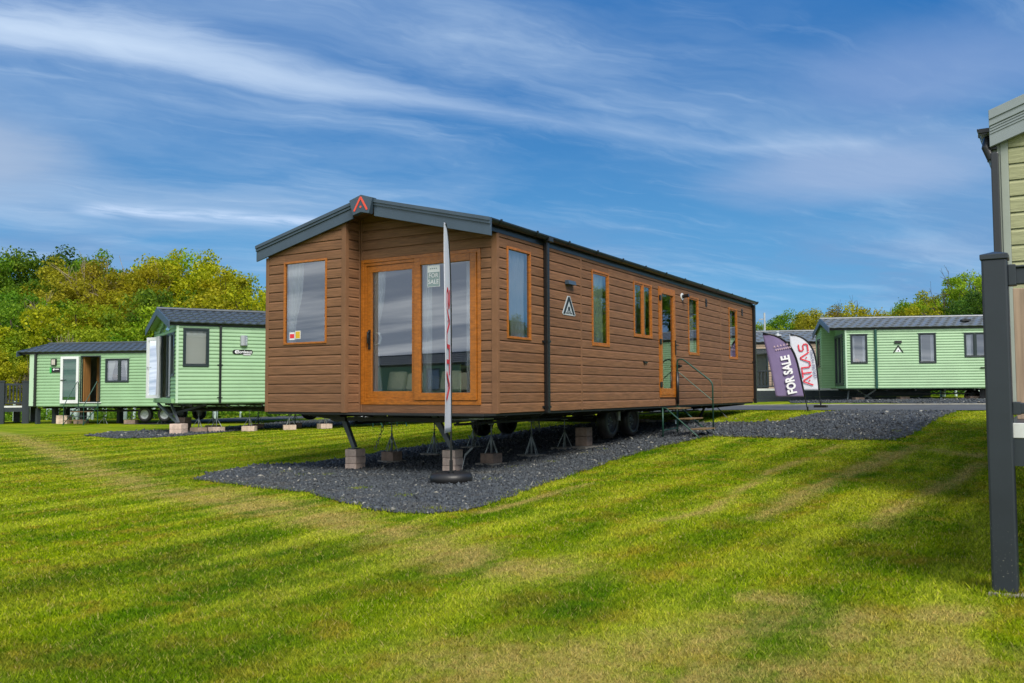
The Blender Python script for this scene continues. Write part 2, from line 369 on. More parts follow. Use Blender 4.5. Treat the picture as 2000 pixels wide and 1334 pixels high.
# dry and worn strips of the lawn: distance fields stored on the mesh
def lines(ps, wd): return [(polyw(p), w_) for p, w_ in zip(ps, wd)]
DRY = lines([[(-60, 838), (20, 850), (120, 890), (230, 935), (330, 962), (450, 983), (600, 1015), (740, 1032), (860, 1070), (960, 1105), (1080, 1115)],
             [(400, 958), (560, 990), (700, 1030)], [(560, 1012), (700, 1038)], [(950, 1108), (1090, 1118)],
             [(1480, 1015), (1620, 945), (1790, 870)], [(1520, 985), (1640, 930), (1735, 885)], [(1690, 1030), (1800, 970), (1925, 905)], [(1830, 880), (1925, 892)],
             [(1150, 945), (960, 1000), (940, 1003)], [(1250, 1290), (1500, 1230), (1750, 1250)], [(1450, 1165), (1560, 1180)], [(900, 1310), (1300, 1330)], [(1450, 1215), (1900, 1205)], [(1350, 1330), (1900, 1290)], [(1640, 870), (1500, 925), (1380, 1000), (1290, 1020)]],
            [.42, .40, .26, .22, .16, .14, .15, .25, .10, .30, .16, .5, .22, .28, .10])
def dryv(x, y):
    out = np.zeros(x.shape)
    for pl_, wd in DRY:
        dm = np.full(x.shape, 1e9)
        for (ax, ay), (bx, by) in zip(pl_[:-1], pl_[1:]):
            L2 = (bx-ax)**2+(by-ay)**2+1e-9; t = np.clip(((x-ax)*(bx-ax)+(y-ay)*(by-ay))/L2, 0, 1)
            dm = np.minimum(dm, np.hypot(x-ax-t*(bx-ax), y-ay-t*(by-ay)))
        out = np.maximum(out, np.clip(1-dm/(wd*2.3), 0, 1)*.62)
    return out
DARKP = lines([[(40, 900), (300, 905), (420, 930)], [(0, 1160), (330, 1090), (560, 1150)], [(440, 1060), (640, 1080), (760, 1120)], [(1530, 1060), (1700, 1060), (1900, 960)], [(80, 1300), (450, 1290)], [(1000, 1170), (1120, 1200)]],  # clover patches; the fourth strip paints shade where the olive caravan's shadow falls
              [.5, .45, .35, .12, .35, .2])
def darkv(x, y):
    out = np.zeros(x.shape)
    for pl_, wd in DARKP:
        dm = np.full(x.shape, 1e9)
        for (ax, ay), (bx, by) in zip(pl_[:-1], pl_[1:]):
            L2 = (bx-ax)**2+(by-ay)**2+1e-9; t = np.clip(((x-ax)*(bx-ax)+(y-ay)*(by-ay))/L2, 0, 1)
            dm = np.minimum(dm, np.hypot(x-ax-t*(bx-ax), y-ay-t*(by-ay)))
        out = np.maximum(out, np.clip(1-dm/(wd*2), 0, 1))
    return out
def grass_mat(name, blade):
    m = bpy.data.materials.new(name); m.use_nodes = True; nt = m.node_tree; b = nt.nodes['Principled BSDF']
    b.inputs['Roughness'].default_value = .9; b.inputs['Specular IOR Level'].default_value = .03
    tc = texco(nt); x, y, z = sep(nt, tc); P = comb(nt, x, y, 0.)
    a = nt.nodes.new('ShaderNodeAttribute'); a.attribute_name = 'dry'; dr = S(nt, a.outputs['Fac'])
    a = nt.nodes.new('ShaderNodeAttribute'); a.attribute_name = 'clover_shade'; dk = S(nt, a.outputs['Fac'])
    nA = noise(nt, P, .55, 6, .62, .3); nB = noise(nt, mapping(nt, P, (1, .22, 1)), 3.2, 6, .6); nC = noise(nt, P, 9, 4, .7); nD = noise(nt, P, 2.1, 5, .65)
    nE = noise(nt, P, 45, 3, .7)
    c = mixc(nt, nA.ss(.32, .68), (.075, .175, .002), (.235, .310, .004))
    c = mixc(nt, nB.ss(.42, .66)*.6, c, (.36, .385, .018))
    c = mixc(nt, nD.ss(.48, .64)*.75, c, (.31, .245, .024)); c = mixc(nt, noise(nt, P, .28, 4, .6).ss(.52, .68)*.45, c, (.28, .235, .015))
    c = mixc(nt, (dk*1.2*(nD*.9+.35)).clamp()*nC.ss(.3, .55)*.62, c, (.030, .085, .008))
    c = mixc(nt, nD.ss(.47, .33)*nC.ss(.36, .6)*.55, c, (.035, .095, .008))
    sx_ = x+noise(nt, P, .5, 3, .5)*.5
    st = (sx_*5.2)._m('SINE')*.5+.5; gate = noise(nt, P, .22, 3, .5).ss(.34, .52)
    c = mixc(nt, st.ss(.35, .9)*gate*nB.ss(.30, .6)*.62, c, (.37, .43, .030))
    c = mixc(nt, (st*-1.+1.).ss(.55, 1.)*gate*.32, c, (.05, .15, .004))
    dd = (dr*2.0*(nC*.8+nB*1.5-.55)).clamp()
    c = mixc(nt, dd.ss(.25, .95)*.85, c, (.40, .31, .10))
    c = mixc(nt, (dr*nC).ss(.42, .62)*.8, c, (.30, .19, .10))
    if blade:
        a = nt.nodes.new('ShaderNodeAttribute'); a.attribute_name = 'rnd'; r_ = S(nt, a.outputs['Fac'])
        hv = nt.nodes.new('ShaderNodeHueSaturation'); nt.links.new(c.k, hv.inputs['Color']); nt.links.new((r_*1.15+.55).k, hv.inputs['Value']); nt.links.new((r_*-.035+.515).k, hv.inputs['Hue'])
        c = mixc(nt, r_.ss(.90, .97)*.75, S(nt, hv.outputs[0]), (.42, .33, .13))
        nt.links.new(c.k, b.inputs['Base Color'])
        tr = nt.nodes.new('ShaderNodeBsdfTranslucent'); nt.links.new(c.k, tr.inputs[0]); mx = nt.nodes.new('ShaderNodeMixShader'); mx.inputs[0].default_value = .3
        out = nt.nodes['Material Output']; nt.links.new(b.outputs[0], mx.inputs[1]); nt.links.new(tr.outputs[0], mx.inputs[2]); nt.links.new(mx.outputs[0], out.inputs[0])
    else:
        c = mixc(nt, nE.ss(.35, .65)*.35, c, (.05, .085, .008))
        nt.links.new(c.k, b.inputs['Base Color']); bn = nt.nodes.new('ShaderNodeBump'); bn.inputs['Strength'].default_value = .7; bn.inputs['Distance'].default_value = .03
        nt.links.new((nE+nC).k, bn.inputs['Height']); nt.links.new(bn.outputs[0], b.inputs['Normal'])
    return m
GM = grass_mat('lawn_turf', False); GB = grass_mat('grass_blade', True)
def fattr(me, name, arr): a = me.attributes.new(name, 'FLOAT', 'POINT'); a.data.foreach_set('value', np.asarray(arr, np.float32))
xs = np.concatenate([[-600, -300, -150, -90], np.arange(-60, -20, 1.), np.arange(-20, 12, .22), np.arange(12, 30, 1.), [40, 60, 100, 200, 400, 700]])
ys = np.concatenate([[-400, -200, -100, -60, -40], np.arange(-30, -12, 1.5), np.arange(-12, 22, .22), np.arange(22, 50, 1.), [60, 80, 120, 200, 400, 900]])
X, Y = np.meshgrid(xs, ys, indexing='ij'); Z = gz(X, Y)
nx, ny = X.shape; me = bpy.data.meshes.new('ground'); idx = np.arange(nx*ny).reshape(nx, ny)
fs = np.stack([idx[:-1, :-1], idx[1:, :-1], idx[1:, 1:], idx[:-1, 1:]], -1).reshape(-1, 4)
me.from_pydata(np.stack([X, Y, Z], -1).reshape(-1, 3).tolist(), [], fs.tolist()); fattr(me, 'dry', dryv(X.ravel(), Y.ravel())); fattr(me, 'clover_shade', darkv(X.ravel(), Y.ravel()))
me.materials.append(GM); me.polygons.foreach_set('use_smooth', [True]*len(me.polygons)); o = bpy.data.objects.new('ground', me); COL.objects.link(o); o['kind'] = 'structure'

def slate_mat():
    m = bpy.data.materials.new('slate_chippings'); m.use_nodes = True; nt = m.node_tree; b = nt.nodes['Principled BSDF']; b.inputs['Roughness'].default_value = .75
    tc = texco(nt); a = nt.nodes.new('ShaderNodeAttribute'); a.attribute_name = 'rnd'; r_ = S(nt, a.outputs['Fac'])
    n = noise(nt, tc, 1.1, 5, .6); n2 = noise(nt, tc, 60, 3, .6)
    c = mixc(nt, r_, (.024, .029, .036), (.086, .099, .110)); c = mixc(nt, r_.ss(.955, .99), c, (.30, .29, .25)); c = mixc(nt, n.ss(.50, .75)*.45, c, (.115, .105, .085))
    c = mixc(nt, n2.ss(.4, .7)*.3, c, (.02, .024, .03)); nt.links.new(c.k, b.inputs['Base Color']); return m
def slate_base():
    m = bpy.data.materials.new('slate_bed'); m.use_nodes = True; nt = m.node_tree; b = nt.nodes['Principled BSDF']; b.inputs['Roughness'].default_value = .9
    tc = texco(nt); v = nt.nodes.new('ShaderNodeTexVoronoi'); v.inputs['Scale'].default_value = 34; nt.links.new(tc.k, v.inputs[0])
    cc = sep(nt, S(nt, v.outputs['Color'])); n = noise(nt, tc, 1.1, 5, .6)
    c = mixc(nt, cc[0], (.020, .025, .033), (.115, .13, .155)); c = mixc(nt, cc[1].ss(.94, .98), c, (.28, .26, .22)); c = mixc(nt, n.ss(.50, .75)*.4, c, (.11, .10, .08))
    nt.links.new(c.k, b.inputs['Base Color']); bn = nt.nodes.new('ShaderNodeBump'); bn.inputs['Distance'].default_value = .03; nt.links.new(v.outputs['Distance'], bn.inputs['Height']); nt.links.new(bn.outputs[0], b.inputs['Normal']); return m
SM = slate_mat(); SB = slate_base()
sheet('gravel_pad', PAD, .45, .012, SB)
for p_ in (PADB, PADA, PADR): sheet('gravel_pad', p_, 1.0, .012, SB)
sheet('road', ROAD, 1.2, .020, TARM)
for E, s_ in ((E1, 1),):
    mb = MB()
    for i in range(len(E)-1):
        a = Vector((*E[i], G(*E[i])+.01)); c = Vector((*E[i+1], G(*E[i+1])+.01)); n = (c-a).cross(Vector((0, 0, 1))).normalized()*.05
        mb.prism([a-n, a+n, a+n+Vector((0, 0, .035)), a-n+Vector((0, 0, .035))], c-a)
    tag(mb.build('kerb', KERB), kind='structure')

# ------------------------------------------------------------------ loose slates (stuff) and grass blades (stuff)
def scatter_stones(name, poly, n, smin, smax, near=None):
    xs = [p[0] for p in poly]; ys = [p[1] for p in poly]; X = rng.uniform(min(xs), max(xs), n*6); Y = rng.uniform(min(ys), max(ys), n*6)
    k = inside(poly, X, Y)
    if near: d_ = np.hypot(X-CAM_P[0], Y-CAM_P[1]); k &= rng.random(len(X)) < np.clip((near/d_)**2.2, 0, 1)
    X = X[k][:n]; Y = Y[k][:n]; m = len(X); Z = gz(X, Y)+.012
    s_ = rng.uniform(smin, smax, m)*np.where(rng.random(m) < .05, 1.6, 1.)
    dd_ = np.hypot(X-CAM_P[0], Y-CAM_P[1]); s_ *= np.clip(dd_/13, 1, 1.8)
    base = np.array([(1, 0, 0), (.1, .9, .1), (-1, .1, 0), (-.1, -.8, .05), (.15, .1, .55), (-.1, 0, -.4)])
    a = rng.uniform(0, 6.28, m); ti = rng.normal(0, .45, (m, 2)); v = base[None]*(1+rng.normal(0, .22, (m, 6, 3)))*s_[:, None, None]
    x = v[..., 0]*np.cos(a)[:, None]-v[..., 1]*np.sin(a)[:, None]; y = v[..., 0]*np.sin(a)[:, None]+v[..., 1]*np.cos(a)[:, None]; z = v[..., 2]+x*ti[:, :1]+y*ti[:, 1:]
    P = np.stack([x+X[:, None], y+Y[:, None], z+Z[:, None]+s_[:, None]*.25], -1).reshape(-1, 3)
    f = np.array([(0, 1, 4), (1, 2, 4), (2, 3, 4), (3, 0, 4), (1, 0, 5), (2, 1, 5), (3, 2, 5), (0, 3, 5)]); F = (f[None]+np.arange(m)[:, None, None]*6).reshape(-1, 3)
    return rawmesh(name, P, F, SM, {'rnd': np.repeat(rng.random(m), 6)})
def rawmesh(name, P, F, m, attrs={}):
    me = bpy.data.meshes.new(name); k = F.shape[1]
    me.vertices.add(len(P)); me.vertices.foreach_set('co', P.astype(np.float32).ravel()); me.loops.add(F.size); me.loops.foreach_set('vertex_index', F.astype(np.int32).ravel())
    me.polygons.add(len(F)); me.polygons.foreach_set('loop_start', np.arange(0, F.size, k, dtype=np.int32)); me.polygons.foreach_set('loop_total', np.full(len(F), k, np.int32))
    for a_, v_ in attrs.items(): fattr(me, a_, v_)
    me.update(calc_edges=True); me.materials.append(m); o = bpy.data.objects.new(name, me); COL.objects.link(o); return o
tag(scatter_stones('slate_chippings', PAD, 74000, .010, .027, 9.), 'dark blue grey slate chippings spread over the pad under the brown caravan', 'gravel', kind='stuff')
for p_, n_, l_ in ((PADB, 7000, 'slate chippings on the narrow pad under the green caravan with open doors'), (PADR, 3500, 'slate chippings beside the road under the right hand green caravan')):
    tag(scatter_stones('slate_chippings', p_, n_, .012, .026), l_, 'gravel', kind='stuff')

def blades():
    n = 1150000; th = rng.uniform(R(-36), R(37), n); u = rng.random(n); a_, b_ = 1.9, 30.; p = .36
    r = (a_**p+u*(b_**p-a_**p))**(1/p)
    hx = np.sin(YAW+th); hy = np.cos(YAW+th); X = CAM_P[0]+hx*r; Y = CAM_P[1]+hy*r
    k = np.ones(n, bool)
    for q in (PAD, PADB, PADA, ROAD, PADR): k &= ~inside(q, X, Y)
    X = X[k]; Y = Y[k]; r = r[k]; n = len(X); dr = dryv(X, Y)
    h = rng.uniform(.010, .031, n)*(1-.4*dr)*np.clip(1.05-r*.012, .75, 1.); wd = np.maximum(.0024, r*.00072)*rng.uniform(.7, 1.3, n)
    az = rng.uniform(0, 6.28, n); ln = rng.uniform(.3, 1.3, n)*h; la = rng.uniform(0, 6.28, n)
    Z = gz(X, Y)-.003; c, s_ = np.cos(az)*wd, np.sin(az)*wd
    tip = np.stack([X+np.cos(la)*ln, Y+np.sin(la)*ln, Z+h], -1); p0 = np.stack([X-c, Y-s_, Z], -1); p1 = np.stack([X+c, Y+s_, Z], -1)
    P = np.stack([p0, p1, tip], 1).reshape(-1, 3); F = np.arange(n*3).reshape(-1, 3)
    rep = lambda q: np.repeat(q, 3)
    return rawmesh('grass', P, F, GB, {'rnd': rep(rng.random(n)), 'dry': rep(dr), 'clover_shade': rep(darkv(X, Y))})
tag(blades(), 'short mown yellow green lawn grass in front of the caravans', 'grass', kind='stuff')
# ragged tufts along the pad's edge and a few weeds in the slates
def tufts():
    P = []; n = 0; pts = []
    for i in range(len(PAD)):
        a = np.array(PAD[i]); b = np.array(PAD[(i+1) % len(PAD)]); L = np.linalg.norm(b-a); m = int(L*150); t = rng.random(m)[:, None]
        pts.append(a+(b-a)*t+rng.normal(0, .05, (m, 2)))
    for c, q in (((700, 958), 260), ((790, 972), 160), ((1140, 888), 90), ((640, 930), 120), ((960, 940), 80), ((1080, 905), 80), ((590, 930), 90), ((850, 1000), 200), ((560, 925), 90), ((1935, 1160), 260), ((1965, 1168), 160), ((1992, 1160), 240), ((1925, 1140), 160), ((1100, 1010), 60), ((1000, 915), 60), ((1750, 845), 120), ((1180, 880), 50)):
        pts.append(np.array(at(*c))+rng.normal(0, .07, (q, 2)))
    q = np.vstack(pts); n = len(q); X, Y = q[:, 0], q[:, 1]; h = rng.uniform(.018, .048, n); wd = rng.uniform(.003, .006, n); az = rng.uniform(0, 6.28, n); la = rng.uniform(0, 6.28, n); ln = h*rng.uniform(.2, 1., n)
    Z = gz(X, Y)+.005; c, s_ = np.cos(az)*wd, np.sin(az)*wd
    P = np.stack([np.stack([X-c, Y-s_, Z], -1), np.stack([X+c, Y+s_, Z], -1), np.stack([X+np.cos(la)*ln, Y+np.sin(la)*ln, Z+h], -1)], 1).reshape(-1, 3)
    return rawmesh('edge_grass', P, np.arange(n*3).reshape(-1, 3), GB, {'rnd': np.repeat(rng.random(n), 3), 'dry': np.full(n*3, .15), 'clover_shade': np.zeros(n*3)})
tag(tufts(), 'longer ragged grass and weeds along the edge of the slate pad', 'grass', kind='stuff')

# ================================================================== builders shared by the caravans
def plane_tf(O, A, N, wp=None):
    O = Vector(O); A = Vector(A); N = Vector(N)
    def f(v):
        p = O+A*v[0]+N*v[1]+Vector((0, 0, v[2])); return wp(p) if wp else tuple(p)
    return f
def cells(u0, u1, za, zb, holes, joints):
    us = sorted({u0, u1, *[h[0] for h in holes if u0 < h[0] < u1], *[h[1] for h in holes if u0 < h[1] < u1], *[j for j in joints if u0 < j < u1]})
    runs = []
    for a, b in zip(us[:-1], us[1:]):
        m = (a+b)/2; iv = [(za, zb)]
        for h in holes:
            if h[0] < m < h[1]:
                nv = []
                for p, q in iv:
                    if h[3] <= p or h[2] >= q: nv.append((p, q)); continue
                    if h[2] > p+.004: nv.append((p, h[2]))
                    if h[3] < q-.004: nv.append((h[3], q))
                iv = nv
        iv = tuple(iv)
        if runs and runs[-1][2] == iv and abs(runs[-1][1]-a) < 1e-6 and a not in joints: runs[-1][1] = b
        else: runs.append([a, b, iv])
    return [(a, b, p, q) for a, b, iv in runs for p, q in iv if q-p > .012]
def planks(root, tf, u0, u1, z0, pitch, ztop, m, holes=(), joints=(), lim=None, th=.021, gap=.004, name='plank'):
    z = z0
    while z < ztop-.01:
        ze = min(z+pitch, ztop); a_, b_ = (u0, u1) if lim is None else lim(ze-.03)
        a_ = max(a_, u0); b_ = min(b_, u1)
        if b_-a_ > .05:
            for a, b, p, q in cells(a_, b_, z, ze, holes, joints):
                mb = MB(tf); full = q >= ze-.001; lo = .003 if p <= z+.001 else 0
                prof = [(0, p+lo), (th, p+lo), (th, q-.034), (.007, q-.006), (0, q-.003)] if full and q-p > .05 else [(0, p+lo), (th, p+lo), (th, q), (0, q)]
                mb.prism([(a+.001, n, zz) for n, zz in prof], (b-a-.002, 0, 0)); mb.build(name, m, root)
        z += pitch
def lapped(mb, u0, u1, z0, pitch, ztop, holes=(), lim=None, th=.022):
    z = z0
    while z < ztop-.01:
        ze = min(z+pitch, ztop); a_, b_ = (u0, u1) if lim is None else lim(ze-.03)
        a_ = max(a_, u0); b_ = min(b_, u1)
        if b_-a_ > .05:
            for a, b, p, q in cells(a_, b_, z, ze, holes, ()):
                k = (q-p)/pitch
                prof = [(0, p), (th*k, p), (th*k*1.05, p+.03*k), (.006, q-.012*k), (.002, q), (0, q)]
                mb.prism([(a, n, zz) for n, zz in prof], (b-a, 0, 0))
        z += pitch
def backing(mb, u0, u1, z0, z1, holes=(), th=.03):
    zs = sorted({z0, z1, *[h[2] for h in holes if z0 < h[2] < z1], *[h[3] for h in holes if z0 < h[3] < z1]})
    for a, b in zip(zs[:-1], zs[1:]):
        for c in cells(u0, u1, a, b, holes, ()): mb.box((c[0], -th, c[2]), (c[1], -.001, c[3]))
def ring(mb, u0, u1, z0, z1, w_, n0, n1, wb=None):
    wb = wb or w_
    mb.box((u0, n0, z0), (u0+w_, n1, z1)); mb.box((u1-w_, n0, z0), (u1, n1, z1))
    mb.box((u0+w_+.0005, n0, z0), (u1-w_-.0005, n1, z0+wb)); mb.box((u0+w_+.0005, n0, z1-w_), (u1-w_-.0005, n1, z1))
def window(root, tf, u0, u1, z0, z1, fm, fw_=.05, proud=.034, sash=True, mull=None, gm=None, drip=None, name='window', bev=.004):
    gm = gm or GLASS; mb = MB(tf); ring(mb, u0, u1, z0, z1, fw_*.62, -.03, proud)
    parts = [(u0, u1)] if mull is None else [(u0, mull), (mull, u1)]
    if mull is not None: mb.box((mull-.03, -.03, z0+fw_*.62+.001), (mull+.03, proud-.004, z1-fw_*.62-.001))
    fr = mb.build(name, fm, root, bevel=bev)
    for i, (a, b) in enumerate(parts):
        a2 = a+fw_*.62+.001 if a == u0 else a+.0305; b2 = b-fw_*.62-.001 if b == u1 else b-.0305
        if sash: s_ = MB(tf); ring(s_, a2, b2, z0+fw_*.62+.001, z1-fw_*.62-.001, fw_*.45, -.02, proud-.012); s_.build('sash', fm, fr, bevel=bev*.6)
        k = fw_*.3 if sash else 0
        p = MB(tf); p.quad((a2+k, .006, z0+fw_*.62+k), (b2-k, .006, z0+fw_*.62+k), (b2-k, .006, z1-fw_*.62-k), (a2+k, .006, z1-fw_*.62-k)); p.build('pane', gm, fr)
        if i == 0 and mull is not None: pass
    if drip: d_ = MB(tf); d_.box((u0-.04, 0, z1+.002), (u1+.04, .05, z1+.02)); d_.build('drip_rail', drip, fr)
    return fr
def curtain_mb(tf, u0, u1, z0, z1, n, folds=7, pinch=None, amp=.03):
    """hanging cloth with folds; pinch=(z, keep, side) gathers it towards one side"""
    mb = MB(tf); nu, nz = folds*4, 14; vs = []
    for j in range(nz+1):
        z = z0+(z1-z0)*j/nz; k = 1.
        if pinch: k = 1-(1-pinch[1])*math.exp(-((z-pinch[0])/.42)**2) if z > pinch[0] else 1-(1-pinch[1])*math.exp(-((z-pinch[0])/.9)**2)
        for i in range(nu+1):
            t = i/nu; u = u0+(u1-u0)*t*k if (not pinch or pinch[2] < 0) else u1-(u1-u0)*(1-t)*k
            vs.append((u, n+amp*math.sin(t*folds*2*math.pi+.4*math.sin(z*3))*(.6+.4*k), z))
    mb.add(vs, [(j*(nu+1)+i, j*(nu+1)+i+1, (j+1)*(nu+1)+i+1, (j+1)*(nu+1)+i) for j in range(nz) for i in range(nu)]); return mb
def curtain(parent_root, tf, u0, u1, z0, z1, n, label, group=None, m=None, **k):
    """a curtain hangs in a caravan, so it stays top level: its mesh carries the caravan's placement"""
    mb = curtain_mb(tf, u0, u1, z0, z1, n, **k); o = mb.build('curtain', m or CURT, smooth=True)
    o.location = parent_root.location; o.rotation_euler = parent_root.rotation_euler
    return tag(o, label, 'curtain', group)
def gutter(root, x, y0, y1, z, m, warp=None, clips=1.0, r=.055, side=1):
    mb = MB(warp); n = 8; pr = [(x+side*(r+r*math.cos(math.pi*i/n+math.pi)), z-r*1.05*math.sin(math.pi*i/n)) for i in range(n+1)]
    ys_ = [y0+(y1-y0)*i/12 for i in range(13)]
    vs = [(a, y, b) for y in ys_ for a, b in pr]; k = n+1
    mb.add(vs, [(j*k+i, j*k+i+1, (j+1)*k+i+1, (j+1)*k+i) for j in range(12) for i in range(n)])
    mb.box((x+side*2*r-.004*side, y0, z-.012), (x+side*2*r+.006*side, y1, z+.006)); mb.add([(a, y0, b) for a, b in pr], [tuple(range(k))]); mb.add([(a, y1, b) for a, b in pr], [tuple(range(k))])
    g = mb.build('gutter', m, root, smooth=False)
    if clips:
        y = y0+.25
        while y < y1:
            c = MB(warp); pr2 = [(x+side*(r+(r+.008)*math.cos(math.pi*i/n+math.pi)), z-(r+.008)*1.05*math.sin(math.pi*i/n)) for i in range(n+1)]
            c.add([(a, yy, b) for yy in (y, y+.035) for a, b in pr2], [(i, i+1, k+i+1, k+i) for i in range(n)]); c.box((x+side*2*r-.002*side, y, z-.01), (x+side*2*r+.016*side, y+.035, z+.016))
            c.build('gutter_clip', m, g); y += clips
    return g
def downpipe(root, x, y, z0, z1, m, warp=None, r=.034, brackets=(.15, 1.1)):
    mb = MB(warp); mb.box((x-r, y-r, z0), (x+r, y+r, z1)); o = mb.build('downpipe', m, root, bevel=.012)
    for b_ in brackets:
        c = MB(warp); c.box((x-r-.03, y-r-.045, b_), (x-r+.012, y+r+.045, b_+.03)); c.box((x+r-.02, y-r-.01, b_), (x+r+.006, y+r+.01, b_+.03)); c.build('pipe_bracket', m, o)
    return o
def tile_field(mb, O, U, V, N, nu, nv, wu, wv, amp=.014, lip=.03, k=6):
    O = Vector(O); U = Vector(U).normalized(); V = Vector(V).normalized(); N = Vector(N).normalized()
    for r_ in range(nv):
        off = (r_ % 2)*.5; rows = []
        for (vv, h) in ((r_*wv, 0), (r_*wv, lip), ((r_+1)*wv+.01, .003)):
            rows.append([O+U*(i/k*wu)+V*vv+N*(h+amp*(math.sin(2*math.pi*(i/k+off))) * (1 if h else .4)) for i in range(nu*k+1)])
        n = nu*k+1; mb.add([p for q in rows for p in q], [(a*n+i, a*n+i+1, (a+1)*n+i+1, (a+1)*n+i) for a in range(2) for i in range(n-1)])

# ================================================================== concrete blocks, slabs and stands
def block(x, y, z0, sx, sy, h, rot, m, label, group=None, name='concrete_block'):
    mb = MB(); mb.box((-sx/2, -sy/2, 0), (sx/2, sy/2, h)); o = mb.build(name, m, bevel=.008); o.location = (x, y, z0); o.rotation_euler = (0, 0, rot)
    return tag(o, label, 'block' if h > .07 else 'slab', group)
def jack_stand(x, y, z0, ztop, label, group, m=None, spread=.13, nl=4):
    m = m or GALV; e = empty('axle_stand', (x, y, z0), random.uniform(0, 90), label, 'axle stand', group); h = ztop-z0
    MB().tube([(0, 0, 0), (0, 0, h*.62)], .017, 10).build('pipe', m, e, smooth=True)
    MB().tube([(0, 0, h*.60), (0, 0, h)], .010, 8).build('screw', m, e, smooth=True)
    MB().box((-.045, -.045, h-.012), (.045, .045, h)).build('top_plate', m, e)
    MB().tube([(-.07, 0, h*.70), (.07, 0, h*.70)], .006, 6).build('handle', m, e)
    for i in range(nl):
        a = 2*math.pi*(i+.5)/nl; MB().tube([(.015*math.cos(a), .015*math.sin(a), h*.52), (spread*math.cos(a), spread*math.sin(a), .004)], .007, 6).build('leg', m, e)
    MB().add([(spread*math.cos(2*math.pi*(i+.5)/nl+q), spread*math.sin(2*math.pi*(i+.5)/nl+q), zz) for i in range(nl) for q, zz in ((-.06, .002), (.06, .002), (.06, .008), (-.06, .008))],
             [((i*4), (i*4)+1, (i*4)+2, (i*4)+3) for i in range(nl)]).build('foot', m, e)
    return e

# ================================================================== the brown caravan
def WP(v): v = tuple(v); return (v[0], v[1], v[2]*(1-.0055*max(0., v[1])))
W_, L_ = 4.045, 11.6; BX = -2.437; BY = -.333
MAIN = empty('static_caravan', (0, 0, 0), 0, 'long brown timber-effect static caravan with orange oak frames, standing on blocks in the middle', 'static caravan')
tS = plane_tf((0, 0, 0), (0, 1, 0), (1, 0, 0), WP)            # long side: u runs away from the camera
tF = plane_tf((0, 0, 0), (1, 0, 0), (0, -1, 0))                # recessed front, u = x
tB = plane_tf((0, BY, 0), (1, 0, 0), (0, -1, 0))               # projecting bay front
tR = plane_tf((BX, 0, 0), (0, 1, 0), (1, 0, 0))                # cheek of the bay
def roof_z(x): return 2.597+.237*(2.19-abs(x+W_/2))
wins = [(.233, .883, 1.031, 2.318), (2.85, 3.49, 1.046, 2.318), (4.51, 5.33, 1.288, 2.322), (7.22, 7.82, 1.058, 2.318), (9.80, 10.39, 1.058, 2.307)]
door = (5.655, 6.485, .168, 2.345)
hs = [(a+.02, b-.02, c+.02, d_-.02) for a, b, c, d_ in wins+[door]]
planks(MAIN, tS, .034, L_, 0, .1425, 2.50, BROWN, hs+[(2.448, 2.498, 0, 3), (9.212, 9.262, 0, 3), (5.63, 5.66, 0, .17), (6.48, 6.51, 0, .17), (5.985, 6.02, 2.345, 3)], joints=(1.284,))
mb = MB(tS); backing(mb, .03, L_, 0, 2.52, hs); mb.build('side_wall', BROWNT, MAIN)
fh = [(-2.38, -.266, .13, 2.26)]
lim = lambda z: (-W_/2-(2.19-max(0, (z+.11-2.597)/.237)), -W_/2+(2.19-max(0, (z+.11-2.597)/.237)))
planks(MAIN, tF, BX+.03, -.068, 0, .1425, 3.0, BROWN, fh, lim=lim)
planks(MAIN, tB, -W_+.045, BX-.055, 0, .1425, 3.0, BROWN, [(-3.655, -2.80, 1.045, 2.285)], lim=lim)
planks(MAIN, tR, BY+.05, -.05, 0, .1425, 2.95, BROWN)
def gable_back(tf, u0, u1, holes):
    mb = MB(tf); backing(mb, u0, u1, 0, 2.45, holes)
    n = 8
    for i in range(n):
        a = u0+(u1-u0)*i/n; b = u0+(u1-u0)*(i+1)/n; za = roof_z(a)-.10; zb = roof_z(b)-.10
        mb.add([(a, -.03, 2.45), (b, -.03, 2.45), (b, -.03, zb), (a, -.03, za), (a, -.001, 2.45), (b, -.001, 2.45), (b, -.001, zb), (a, -.001, za)], [(4, 5, 6, 7), (0, 3, 2, 1), (3, 7, 6, 2)])
    mb.build('front_wall', BROWNT, MAIN)
gable_back(tF, BX, 0, fh); gable_back(tB, -W_, BX, [(-3.655, -2.80, 1.045, 2.285)])
mb = MB(tR); backing(mb, BY, 0, 0, 2.95); mb.build('bay_cheek_wall', BROWNT, MAIN)
mb = MB(WP); mb.box((-W_, BY, 0), (-W_+.03, L_, 2.5)); mb.build('far_side_wall', BROWNT, MAIN)
mb = MB(WP); mb.box((-W_, L_-.03, 0), (0, L_, 2.55)); mb.add([(-W_, L_, 2.5), (0, L_, 2.5), (-W_/2, L_, 3.02)], [(0, 1, 2)]); mb.build('rear_wall', BROWNT, MAIN)
